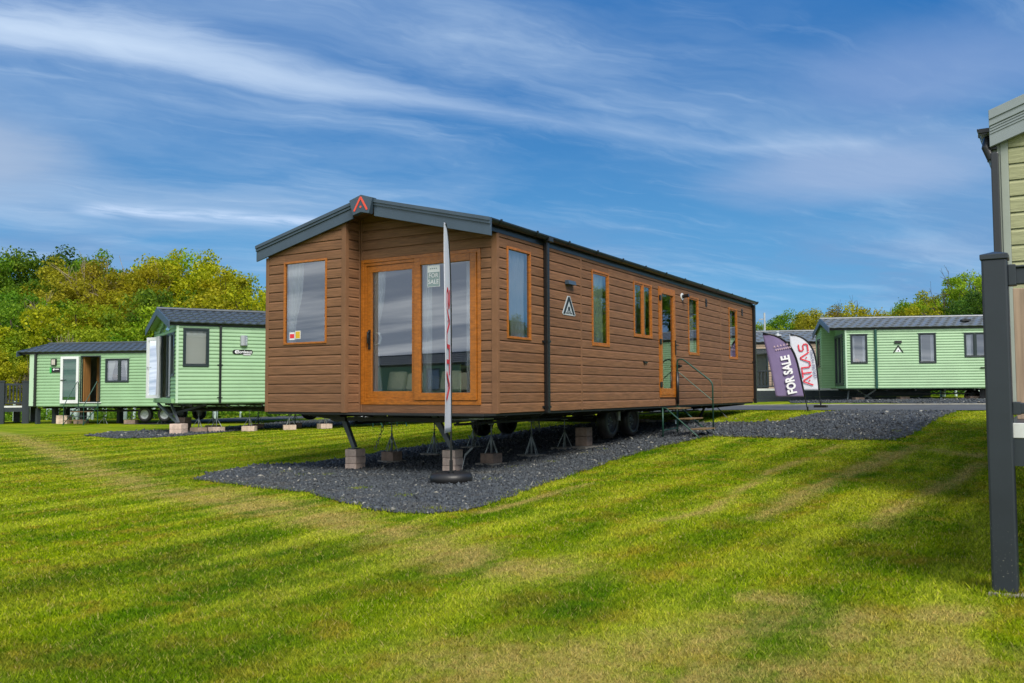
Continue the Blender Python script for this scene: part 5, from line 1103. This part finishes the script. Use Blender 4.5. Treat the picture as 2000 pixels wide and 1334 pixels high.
# --- far left: deck corner, low white building behind
def deck_piece():
    px = [(3, 832), (52, 832)]; t = 36.5
    a = CAM_P+ray(2, 790)*t; b = CAM_P+ray(51, 790)*(t+.3); a = Vector(a); b = Vector(b); e_ = (b-a); e_.z = 0; h_ = math.degrees(math.atan2(e_.x, e_.y)); L = e_.length
    zg = G(a.x, a.y); r_ = empty('raised_deck', (a.x, a.y, zg), h_, 'raised dark deck with balustrade on tall posts at the far left edge', 'deck'); dz_ = .3-(793-768)/CF*t-zg
    for y in (0, L): q = MB(); q.box((-.13, y-.13, 0), (.13, y+.13, dz_+.98)); q.build('post', DECK, r_, bevel=.01); q = MB(); q.box((-.15, y-.15, dz_+.98), (.15, y+.15, dz_+1.03)); q.build('post_cap', DECK, r_)
    q = MB(); q.box((-3., .0, 0), (-2.75, .25, dz_)); q.box((-3., L-.25, 0), (-2.75, L, dz_)); q.build('rear_post', DECK, r_)
    q = MB(); q.box((-3, -3, dz_-.05), (.09, L, dz_)); q.build('deck_floor', DECK, r_); q = MB(); q.box((.091, -3, dz_-.05), (.11, L, dz_+.02)); q.build('white_edge', DECKT, r_); q = MB(); q.box((.07, -3, dz_-.22), (.10, L, dz_-.055)); q.build('fascia_board', DECK, r_)
    q = MB(); q.box((-.04, -3, dz_+.84), (.04, L, dz_+.92)); q.build('top_rail', DECK, r_); q = MB(); q.box((-.03, -3, dz_+.10), (.03, L, dz_+.16)); q.build('bottom_rail', DECK, r_)
    for i in range(30):
        if i == 0: q = MB(); q.box((-.03, L-.12, dz_+.16), (.03, L-.07, dz_+.84)); k0 = q.build('baluster', DECK, r_)
        else: o = k0.copy(); COL.objects.link(o); o.parent = r_; o.location = (0, -.125*i, 0)
deck_piece()
lb_ = frame_pt(-60, 780, 52); LOW = empty('low_building', (lb_[0], lb_[1], G(lb_[0], lb_[1])), 68.5, 'low cream building with a flat grey roof behind the far left deck', 'building')
q = MB(); q.box((-3, -2, 0), (0, 6.0, 1.72)); q.build('wall', mat('pale_cream_render', (.60, .57, .54), .7), LOW); q = MB(); q.prism([(-3.2, -2.2, 1.72), (.2, -2.2, 1.72), (.2, -2.2, 1.85), (-1.5, -2.2, 2.30), (-3.2, -2.2, 1.85)], (0, 8.4, 0)); q.build('roof', mat('plain_grey_roof', (.16, .19, .23), .5), LOW); q = MB(); q.box((.201, -2.2, 1.68), (.23, 6.2, 1.80)); q.build('gutter', GUT, LOW); q = MB(); q.box((.001, -1.5, .3), (.03, 5.5, .65)); q.build('panel_band', BEIGE, LOW)

# ================================================================== near deck and olive caravan at the right edge
ox, oy, oz = 6.087, -.978, .108
OL = empty('static_caravan', (ox, oy, oz), 0, 'olive green woodgrain static caravan cut off by the right edge, grey fascia and gutter', 'static caravan')
tO = plane_tf((0, 0, 0), (1, 0, 0), (0, -1, 0)); WO = 3.9
zro = lambda x: 2.735+.30*x if x < WO/2 else 2.735+.30*(WO-x)
planks(OL, tO, .135, WO, 0, .150, 3.3, OLIVE, [(1.0, 3.4, .1, 2.2)], lim=lambda z: (max(0, (z-2.60)/.30), WO-max(0, (z-2.60)/.30)))
q = MB(tO); backing(q, 0, WO, 0, 2.62, [(1.0, 3.4, .1, 2.2)]); q.build('front_wall', OLIVET, OL); q = MB(tO); q.box((.072, 0, -.02), (.134, .030, 2.52)); q.build('trim', OLIVET, OL, bevel=.003); q = MB(tO); q.box((.045, -.03, -.02), (.071, .022, 2.50)); q.build('trim', OLIVET, OL)
q = MB(); q.box((.045, 0, 0), (.08, 9, 2.6)); q.box((WO-.04, 0, 0), (WO, 9, 2.6)); q.box((0.05, 8.95, 0), (WO, 9, 2.6)); q.build('side_wall', OLIVET, OL)
for nm, d0, d1, yy in (('bargeboard', 0, .335, -.10), ('stepped_edge', 0, .145, -.115), ('top_edge', -.0, .085, -.128)):
    q = MB(); z0 = 2.745; s30 = .36
    q.prism([(-.008, yy, z0-d1), (WO/2, yy, z0-d1+s30*WO/2), (WO/2, yy, z0-d0+s30*WO/2), (-.008, yy, z0-d0)], (0, .05 if nm == 'bargeboard' else .013, 0)); q.prism([(WO/2+.001, yy, z0-d1+s30*WO/2), (WO, yy, z0-d1), (WO, yy, z0-d0), (WO/2+.001, yy, z0-d0+s30*WO/2)], (0, .05 if nm == 'bargeboard' else .013, 0)); q.build(nm, FASC, OL, bevel=.003)
for k in range(3):
    q = MB(); q.prism([(.0, -.108, 2.58-.026*k), (WO/2, -.108, 2.58-.026*k+.36*WO/2), (WO/2, -.108, 2.592-.026*k+.36*WO/2), (.0, -.108, 2.592-.026*k)], (0, .007, 0)); q.build('raised_rib', FASC, OL)
for sg in (0, 1):
    q = MB(); x0, x1 = (-.01, WO/2) if sg == 0 else (WO+.0, WO/2); q.prism([(x0, -.06, 2.66), (x1, -.06, 2.66+.36*WO/2), (x1, -.06, 2.70+.36*WO/2), (x0, -.06, 2.70)], (0, 9.2, 0)); q.build('roof_panel', TILE, OL)
q = MB(); q.box((-.005, -.05, 2.40), (.045, 9, 2.66)); q.build('eaves_board', GUT, OL)
gutter(OL, -.006, -.06, 9, 2.595, GUT, None, 1.1, .05, side=-1)
q = MB(); q.tube([(-.03, .02, 2.52), (-.045, -.05, 2.42), (.0, -.05, 2.30)], .036, 10); q.box((-.10, -.07, 2.555), (.0, .03, 2.60)); q.build('gutter_outlet', BLACK, OL, bevel=.006)
q = MB(); q.box((-.005, -.09, .02), (.058, -.02, 2.36)); q.build('downpipe', mat('dark_grey_downpipe', (.028, .031, .036), .35), OL, bevel=.01)
q = MB(); q.box((.05, .0, -.035), (WO, 9, -.002)); q.build('floor', CHAS, OL)
q = MB(tO); ring(q, .99, 3.41, .09, 2.21, .07, -.02, .04); pd2 = q.build('patio_door', ANTH, OL); q = MB(tO); q.quad((1.06, .0, .16), (3.34, .0, .16), (3.34, .0, 2.14), (1.06, .0, 2.14)); q.build('pane', GLASS, pd2)
q = MB(); q.box((.1, .05, 2.4), (WO-.1, 8.9, 2.43)); q.box((.1, 2.5, .05), (WO-.1, 2.54, 2.4)); q.build('inner_lining', CREAM, OL)

ND = empty('raised_deck', (6.313, -4.78, G(6.313, -4.78)), 0, 'dark anthracite plastic deck with a tall capped corner post at the right edge', 'deck'); zg = G(6.313, -4.78)
def nd(x, y, z): return (x-6.313, y+4.78, z-zg)
zt_ = 1.01
q = MB(); q.box(nd(6.25, -4.842, zg+.012), nd(6.376, -4.716, zt_)); q.build('corner_post', DECKP, ND, bevel=.012)
q = MB(); cx, cy = 6.313, -4.779; s1_, s2_ = .069, .030; q.add([nd(cx+a*s1_, cy+b*s1_, z) for z in (zt_-.004, zt_+.024) for a, b in ((-1, -1), (1, -1), (1, 1), (-1, 1))]+[nd(cx, cy, zt_+.045)], [(0, 3, 2, 1), (0, 1, 5, 4), (1, 2, 6, 5), (2, 3, 7, 6), (3, 0, 4, 7), (4, 5, 8), (5, 6, 8), (6, 7, 8), (7, 4, 8)]); q.build('post_cap', DECK, ND, bevel=.003)
q = MB(); q.box(nd(6.235, -4.872, zg-.03), nd(6.45, -4.66, zg+.014)); q.build('foot_pad', SLAB, ND)
q = MB(); q.box(nd(6.377, -4.80, .865), nd(10, -4.755, .955)); q.box(nd(6.377, -4.81, .955), nd(10, -4.745, .968)); q.build('top_rail', DECK, ND, bevel=.006)
q = MB(); q.box(nd(6.377, -4.80, .165), nd(10, -4.755, .225)); q.build('bottom_rail', DECK, ND, bevel=.006)
for z in (.86, .16): q = MB(); q.box(nd(6.376, -4.815, z), nd(6.415, -4.74, z+(.115 if z > .5 else .07))); q.build('rail_bracket', DECK, ND, bevel=.004)
k0 = None
for i in range(28):
    if k0 is None: q = MB(); q.box(nd(6.455, -4.797, .225), nd(6.495, -4.758, .865)); k0 = q.build('baluster', DECK, ND, bevel=.004)
    else: o = k0.copy(); COL.objects.link(o); o.parent = ND; o.location = (.12*i, 0, 0)
q = MB(); q.box(nd(6.30, -4.80, .035), nd(10, -4.755, .115)); q.build('pale_edge_board', DECKT, ND, bevel=.003)
q = MB(); q.box(nd(6.30, -4.795, -.115), nd(10, -4.76, .033)); q.build('fascia_board', DECK, ND)
for k in range(22): q = MB(); q.box(nd(6.30, -4.753+.17*k, .075), nd(10, -4.59+.17*k, .100)); q.build('deck_board', DECK, ND)
q = MB(); q.box(nd(6.35, -4.4, -.10), nd(10, -1.1, -.0)); q.build('joist_frame', CHAS, ND)
q = MB(); q.box(nd(6.45, -3.9, zg-.02), nd(10, -3.86, -.1)); q.build('shade_sheet', mat('underdeck_shade', (.006, .006, .007), .9), ND)  # black sheet added to paint the shade in the open gap below the deck
# bare timber bench end standing on the deck
bn_ = empty('timber_bench', (6.50, -3.6, .10), 0, 'pale bare timber bench end standing on the deck behind the corner post', 'bench')
q = MB(); q.prism([(-.16, 0, 0), (.12, 0, 0), (.11, 0, .55), (.0, 0, .80), (-.035, 0, .855), (-.16, 0, .86)], (0, .035, 0)); q.build('end_board', TIMB, bn_, bevel=.004)
q = MB(); q.box((.02, .04, .33), (1.2, .40, .37)); q.build('seat', TIMB, bn_); q = MB(); q.prism([(.05, .05, .36), (.35, .05, .36), (.12, .05, .70), (.04, .05, .74)], (0, .03, 0)); q.build('brace_board', TIMB, bn_)
q = MB(); q.tube([(-.05, -.03, .90), (.20, -.03, .52)], .010, 6); q.build('metal_stay', GALV, bn_); q = MB(); q.box((1.16, .03, 0), (1.2, .4, .37)); q.build('far_leg', TIMB, bn_)

# ================================================================== caravans that only show as reflections in the panes
def mirr(u, t): p = CAM_P+ray(u, 760)*t; return (float(p[0]), float(-p[1]))
m0, m1 = mirr(735, 46), mirr(900, 41); hm = math.degrees(math.atan2(m0[0]-m1[0], m0[1]-m1[1])); m2 = mirr(925, 47)
for loc, h_, lb in (((m1[0], m1[1], -.55), hm, 'green caravan behind the camera, mirrored at the bottom of the patio door'), ((m2[0], m2[1], -.5), hm-25, 'second green caravan behind the camera, mirrored in the right patio pane')):
    c_, *_r = simple_caravan(loc, h_, lb, 3.6, 11, 2.05, .55, GREEN, GREEND, GREENT, TILE, [(1.5, 2.5, .9, 1.9)], pitch=.105); window(c_, _r[0], 1.48, 2.52, .88, 1.92, ANTH, .07)
    c_['group'] = 'caravans mirrored in the glass'

# ================================================================== trees
def leafmat(name, c1, c2, c3):
    m = bpy.data.materials.new(name); m.use_nodes = True; nt = m.node_tree; b = nt.nodes['Principled BSDF']; b.inputs['Roughness'].default_value = .6; b.inputs['Specular IOR Level'].default_value = .25
    a = nt.nodes.new('ShaderNodeAttribute'); a.attribute_name = 'rnd'; r_ = S(nt, a.outputs['Fac']); a = nt.nodes.new('ShaderNodeAttribute'); a.attribute_name = 'clump'; k_ = S(nt, a.outputs['Fac'])
    oi = nt.nodes.new('ShaderNodeObjectInfo'); o_ = S(nt, oi.outputs['Random'])
    c = mixc(nt, k_, c1, c2); c = mixc(nt, r_.ss(.6, 1.)*.6, c, c3)
    hv = nt.nodes.new('ShaderNodeHueSaturation'); nt.links.new(c.k, hv.inputs['Color']); nt.links.new((r_*.5+.62+o_*.3).k, hv.inputs['Value']); nt.links.new((o_*.03+.485).k, hv.inputs['Hue'])
    nt.links.new(hv.outputs[0], b.inputs['Base Color']); tr = nt.nodes.new('ShaderNodeBsdfTranslucent'); nt.links.new(hv.outputs[0], tr.inputs[0]); mx = nt.nodes.new('ShaderNodeMixShader'); mx.inputs[0].default_value = .5
    out = nt.nodes['Material Output']; nt.links.new(b.outputs[0], mx.inputs[1]); nt.links.new(tr.outputs[0], mx.inputs[2]); nt.links.new(mx.outputs[0], out.inputs[0]); return m
LM = {'yellow': leafmat('yellow_green_leaves', (.26, .29, .006), (.42, .40, .008), (.52, .47, .015)), 'green': leafmat('mid_green_leaves', (.07, .18, .008), (.17, .30, .012), (.26, .36, .02)),
      'dark': leafmat('dark_green_leaves', (.03, .09, .007), (.07, .16, .012), (.12, .22, .02)), 'olive': leafmat('olive_orange_leaves', (.24, .24, .010), (.37, .34, .014), (.46, .42, .03)),
      'lime': leafmat('lime_leaves', (.16, .28, .006), (.30, .40, .010), (.40, .46, .03))}
def leaf_cloud(cs, rc, per, ls, r_, flat=.75):
    """quads spread through clumps; cs centres, rc radii"""
    n = len(cs)*per; c_ = np.repeat(cs, per, 0); rr = np.repeat(rc, per); d_ = r_.normal(size=(n, 3)); d_ /= np.linalg.norm(d_, axis=1)[:, None]
    rad = rr*r_.random(n)**.45; d2_ = d_*rad[:, None]; d2_[:, 2] *= flat; P = c_+d2_+r_.normal(0, .05, (n, 3))
    nrm = d_*.7+r_.normal(0, .6, (n, 3)); nrm[:, 2] += .35; nrm /= np.linalg.norm(nrm, axis=1)[:, None]; u = np.cross(nrm, r_.normal(size=(n, 3))); u /= np.linalg.norm(u, axis=1)[:, None]; v = np.cross(nrm, u)
    s_ = (ls*r_.uniform(.6, 1.3, n))[:, None]; V = np.stack([P-u*s_, P-v*s_*.6, P+u*s_, P+v*s_*.6+nrm*s_*.25], 1).reshape(-1, 3)
    return V, np.arange(n*4).reshape(-1, 4), {'rnd': np.repeat(r_.random(n), 4), 'clump': np.repeat(np.repeat(r_.random(len(cs)), per), 4)}
def make_tree(seed, H, Rr, ncl, per, ls, crown_lo=.22, barky=BARK):
    r_ = np.random.default_rng(seed); rd = random.Random(seed)
    lobes = [(rd.uniform(0, 6.28), rd.uniform(.15, .6)*Rr, rd.uniform(.45, .85)*H, rd.uniform(.35, .55)*Rr) for _ in range(7)]+[(0, 0, .80*H, .5*Rr)]
    cs = []; 
    for i in range(ncl):
        a, d_, z, rr = lobes[i % len(lobes)]; v = Vector((rd.gauss(0, 1), rd.gauss(0, 1), rd.gauss(0, 1))).normalized()*rr*rd.uniform(.6, 1.08)
        cs.append((math.cos(a)*d_+v.x, math.sin(a)*d_+v.y, max(crown_lo*H, z+v.z*.95)))
    low = int(ncl*.22)
    for i in range(low): a = rd.uniform(0, 6.28); d_ = rd.uniform(.3, .95)*Rr; cs.append((math.cos(a)*d_, math.sin(a)*d_, H*rd.uniform(crown_lo, .5)))
    cs = np.array(cs); rc = r_.uniform(.13, .24, len(cs))*Rr
    V, F, at_ = leaf_cloud(cs, rc, per, ls, r_)
    t = MB(); lean = Vector((rd.uniform(-.05, .05), rd.uniform(-.05, .05), 1)); top = lean*H*.62; t.tube([(0, 0, -.3), tuple(top*.3), tuple(top*.65), tuple(top)], [H*.030, H*.024, H*.016, H*.007], 8)
    for i in range(0, len(cs), max(1, len(cs)//26)):
        c_ = Vector(cs[i]); z0 = min(c_.z*.75, H*.5)*rd.uniform(.6, 1.); a = lean*z0; mid = a.lerp(c_, .5)+Vector((rd.uniform(-.3, .3), rd.uniform(-.3, .3), rd.uniform(0, .5))); t.tube([a, mid, c_], [H*.010, H*.006, .015], 5)
    return (V, F, at_), t
def bare_tree(seed, H, m, depth=5):
    rd = random.Random(seed); t = MB()
    def br(p, d_, l, r0, k):
        q_ = p+d_*l; mid = p.lerp(q_, .5)+Vector((rd.uniform(-1, 1), rd.uniform(-1, 1), 0))*l*.07; t.tube([p, mid, q_], [r0, r0*.85, r0*.68], 5 if k < 3 else 3, cap=False)
        if k >= depth: return
        for _ in range(3 if k < 3 else 2):
            dd_ = (d_+Vector((rd.gauss(0, .5), rd.gauss(0, .5), rd.gauss(.05, .32)))).normalized(); br(p.lerp(q_, rd.uniform(.6, 1.)), dd_, l*rd.uniform(.62, .85), r0*.62, k+1)
    br(Vector((0, 0, -.3)), Vector((0, 0, 1)), H*.27, H*.022, 0); return t
SHAPES = [make_tree(11+i, 10., 3.7+.25*(i % 3), 90+4*i, 170, .098) for i in range(5)]
BUSH = [make_tree(41+i, 5., 2.9, 64, 180, .076, crown_lo=.06) for i in range(3)]
_mc = {}
def tree(kind, shape, x, y, H, label, name, cat='tree', group=None, bush=False, sx=1.):
    src = BUSH if bush else SHAPES; base_h = 5. if bush else 10.; k = (bush, shape % len(src)); g_ = G(x, y); s_ = H/base_h
    e = empty(name, (x, y, g_-.1), random.uniform(0, 360), label, cat, group); e.scale = (s_*sx, s_*sx, s_)
    if k not in _mc:
        (V, F, at_), t = src[k[1]]; o = rawmesh('crown', V, F, LM['green'], at_); tr = t.build('trunk', BARK); _mc[k] = (o, tr); first = True
    else: first = False
    o0, t0 = _mc[k]
    o = o0 if first else o0.copy(); t_ = t0 if first else t0.copy()
    if not first: COL.objects.link(o); COL.objects.link(t_)
    o.parent = e; t_.parent = e; o.material_slots[0].link = 'OBJECT'; o.material_slots[0].material = LM[kind]
    t_.material_slots[0].link = 'OBJECT'; t_.material_slots[0].material = BARKP if kind == 'olive' else BARK
    return e
CN = {'yellow': 'yellow green', 'green': 'mid green', 'dark': 'dark green', 'olive': 'olive orange', 'lime': 'bright lime'}
def wood(rows, side, group):
    for i, (u, topv, t, kind, sh, *sx) in enumerate(rows):
        p = CAM_P+ray(u, 760)*t; zt = .3045+(764-topv)*t/CF; g_ = G(p[0], p[1]); H = (zt-g_)*1.0
        bush = t < 51; nm = 'bush' if bush else 'broadleaf_tree'
        where = ('behind the %s' % ('far left caravan' if u < 290 else 'Bordeaux caravan')) if side == 'left' else ('above the %s' % ('beige caravan' if u < 1600 else 'right hand green caravan'))
        tree(kind, sh, p[0], p[1], H, '%s %s %s, %s from the %s' % (CN[kind], 'bushy shrub' if bush else 'tall tree', where, ORD[i % len(ORD)], 'left edge' if side == 'left' else 'brown caravan'), nm, 'shrub' if bush else 'tree', group, bush, sx[0] if sx else 1.)
ORD = ['first', 'second', 'third', 'fourth', 'fifth', 'sixth', 'seventh', 'eighth', 'ninth', 'tenth', 'eleventh', 'twelfth', 'thirteenth', 'fourteenth', 'fifteenth', 'sixteenth', 'seventeenth', 'eighteenth', 'nineteenth', 'twentieth', 'twenty-first', 'twenty-second', 'twenty-third', 'twenty-fourth', 'twenty-fifth', 'twenty-sixth', 'twenty-seventh', 'twenty-eighth', 'twenty-ninth', 'thirtieth']
wood([(-60, 480, 66, 'green', 0), (10, 472, 68, 'green', 1), (75, 478, 70, 'dark', 2), (130, 482, 70, 'dark', 3), (175, 490, 70, 'green', 4), (-20, 520, 60, 'green', 2), (55, 545, 58, 'green', 0), (100, 500, 62, 'olive', 3), (150, 525, 60, 'olive', 1), (215, 492, 62, 'olive', 2, .8), (262, 492, 61, 'yellow', 0, .8), (310, 490, 66, 'yellow', 4), (352, 474, 66, 'lime', 1),
      (400, 490, 64, 'yellow', 3), (440, 515, 62, 'yellow', 0), (490, 540, 64, 'green', 2, .8), (540, 545, 66, 'lime', 1), (600, 540, 66, 'yellow', 4)], 'left', 'trees behind the left hand caravans')
wood([(-40, 640, 49, 'yellow', 0), (20, 590, 50.5, 'green', 1), (75, 620, 49, 'lime', 2), (130, 590, 50, 'yellow', 0), (185, 600, 49.5, 'lime', 1), (240, 585, 50.8, 'yellow', 2), (300, 560, 50.5, 'green', 0, .8), (215, 640, 47, 'lime', 1), (270, 620, 48, 'green', 2), (340, 600, 48, 'lime', 1), (400, 575, 50, 'yellow', 0), (450, 585, 49, 'yellow', 2), (505, 575, 50, 'yellow', 1), (560, 590, 50, 'lime', 0), (100, 680, 46, 'lime', 0), (20, 690, 45, 'yellow', 2), (160, 690, 45, 'yellow', 1)], 'left', 'bushes in front of the left hand wood')
wood([(1500, 622, 66, 'lime', 0, 1.), (1548, 602, 70, 'green', 1, 1.05), (1595, 603, 70, 'olive', 2, 1.05), (1632, 602, 72, 'olive', 3, 1.05), (1672, 615, 68, 'yellow', 4, 1.), (1705, 618, 68, 'green', 0, 1.), (1735, 608, 66, 'yellow', 1, 1.), (1768, 588, 68, 'lime', 2, 1.05), (1800, 580, 70, 'green', 3, 1.05), (1835, 572, 68, 'olive', 4, 1.05), (1868, 560, 66, 'lime', 1, 1.05), (1898, 518, 66, 'lime', 0, .95), (1905, 565, 58, 'dark', 2, 1.), (1950, 530, 66, 'green', 3), (2040, 520, 66, 'green', 2), (2120, 540, 66, 'lime', 1)], 'right', 'trees beyond the right hand caravans')
wood([(1780, 600, 50.5, 'yellow', 0, .7), (1700, 610, 50, 'yellow', 1, .9), (1740, 606, 50, 'green', 2, .8), (1590, 618, 50, 'olive', 0, .8), (1860, 605, 50, 'dark', 2, .9), (1640, 612, 50, 'yellow', 2, .9)], 'right', 'bushes beyond the right hand caravans')
for i, (u, topv, t, m_, sd_, lb, nm) in enumerate(((1690, 572, 60, BARK, 5, 'leafless dark branching tree above the right hand green caravan', 'bare_tree'), (1655, 590, 62, BARK, 8, 'smaller leafless tree left of the big bare crown at right', 'bare_tree'), (1885, 515, 64, BARK, 9, 'bare twiggy top rising through the lime tree beside the near post', 'bare_tree'),
                                              (200, 497, 63, BARKP, 12, 'pale bare branching tree in the wood, behind the far left caravan', 'bare_tree'), (232, 495, 63, BARKP, 13, 'second pale bare tree in the wood, right of the first', 'bare_tree'), (268, 500, 63, BARKP, 14, 'third pale bare tree in the wood, left of the Bordeaux caravan roof', 'bare_tree'), (95, 560, 56, BARKP, 15, 'thin pale bare tree among the leftmost orange crowns', 'bare_tree'), (130, 640, 44, BARKP, 16, 'low pale bare sapling over the far left caravan roof', 'bare_tree'), (50, 690, 41, BARK, 17, 'thin leafless sapling left of the far left caravan', 'bare_tree'))):
    p = CAM_P+ray(u, 760)*t; zt = .3045+(764-topv)*t/CF; g_ = G(p[0], p[1]); H = zt-g_; tb = bare_tree(sd_, H*.92, m_, 6 if i < 3 else 5); e = tag(tb.build(nm, m_), lb, 'tree', 'leafless trees'); e.location = (p[0], p[1], g_)
    zz_ = max(v[2] for v in tb.v); e.scale = (1., 1., H/zz_)
# low green growth along the foot of the wood, and pale tree guards standing in it
def undergrowth():
    r_ = np.random.default_rng(5); cs = []
    for (u0, u1, t0, t1, n) in ((-80, 760, 42, 47, 620), (1390, 2080, 44, 50, 420)):
        u = r_.uniform(u0, u1, n); t = r_.uniform(t0, t1, n); P = CAM_P[None]+(FV[None]+((u-1000)/CF)[:, None]*R2[None]+(-93/CF)*U2[None])*t[:, None]; cs.append(P)
    C_ = np.vstack(cs); C_[:, 2] = gz(C_[:, 0], C_[:, 1])+r_.uniform(.05, .38, len(C_)); V, F, at_ = leaf_cloud(C_, r_.uniform(.25, .5, len(C_)), 38, .075, r_, flat=.7)
    return rawmesh('undergrowth', V, F, LM['green'], at_)
tag(undergrowth(), 'low green nettles and growth along the foot of the wood behind the caravans', 'undergrowth', kind='stuff')
gt = 'pale tree guards at the foot of the wood'
ug = [28, 60, 95, 112, 138, 146, 152, 160, 172, 181, 205, 243, 262, 300, 420, 470, 640, 668, 1765, 1800, 1842, 1868, 1890, 1912]
for i, u in enumerate(ug):
    t = 41.5+(i*37 % 11)*.15; p = CAM_P+ray(u, 800)*t; g_ = G(p[0], p[1]); h = .9+.25*((i*7) % 5)/5; q = MB(); q.tube([(0, 0, 0), (.01, 0, h)], .06+.03*(i % 3), 8); o = q.build('tree_guard', POSTW); o.location = (p[0], p[1], g_); o.rotation_euler = (R(random.uniform(-5, 5)), R(random.uniform(-5, 5)), 0)
    tag(o, 'pale plastic tree guard tube at the foot of the wood, %s from the left' % ORD[i], 'tree guard', gt)
p = CAM_P+ray(1496, 760)*48; q = MB(); q.tube([(0, 0, 0), (0, 0, (762-612)*48/CF+.3-G(p[0], p[1]))], .05, 8); q.box((-.3, -.02, 4.2), (.0, .02, 4.25)) ; o = q.build('lamp_post', HUB); o.location = (p[0], p[1], G(p[0], p[1])); tag(o, 'thin grey pole rising behind the beige caravan roof', 'pole')

for i, (x, y, H, k_, sh) in enumerate(((14, 52, 9, 'lime', 0), (19, 54, 9, 'green', 1), (24, 51, 8.5, 'lime', 2), (30, 50, 6, 'green', 3), (35, 46, 5.5, 'green', 4), (40, 42, 5.5, 'yellow', 0), (44, 38, 5.5, 'green', 1), (47, 34, 6, 'lime', 2), (50, 29, 6, 'green', 3), (51, 24, 6, 'yellow', 4))):
    tree(k_, sh, x, y, H, '%s tree of the wood mirrored in the side windows, %s along' % (CN[k_], ORD[i]), 'broadleaf_tree', 'tree', 'trees mirrored in the side windows', False, 1.15)

def weeds():
    r_ = np.random.default_rng(9); n = 60; c_ = np.stack([r_.uniform(6.45, 8.6, n), r_.uniform(-4.72, -4.0, n), np.zeros(n)], 1); c_[:, 2] = gz(c_[:, 0], c_[:, 1])+r_.uniform(.02, .14, n)
    V, F, at_ = leaf_cloud(c_, r_.uniform(.06, .13, n), 60, .020, r_); return rawmesh('weeds', V, F, LM['green'], at_)
tag(weeds(), 'bright green weeds growing in the shade under the near deck', 'weeds', kind='stuff')
for i in range(5):
    block(6.5+.22*i+random.uniform(-.04, .04), -4.62+random.uniform(-.06, .1), G(6.5, -4.6), random.uniform(.10, .16), random.uniform(.06, .12), .04, random.uniform(0, 3), SLAB, ['grey stone under the near deck, right behind the corner post', 'second grey stone under the near deck edge', 'third grey stone under the near deck edge', 'fourth grey stone under the near deck edge', 'fifth grey stone under the near deck edge'][i], 'stones under the near deck', 'stone')
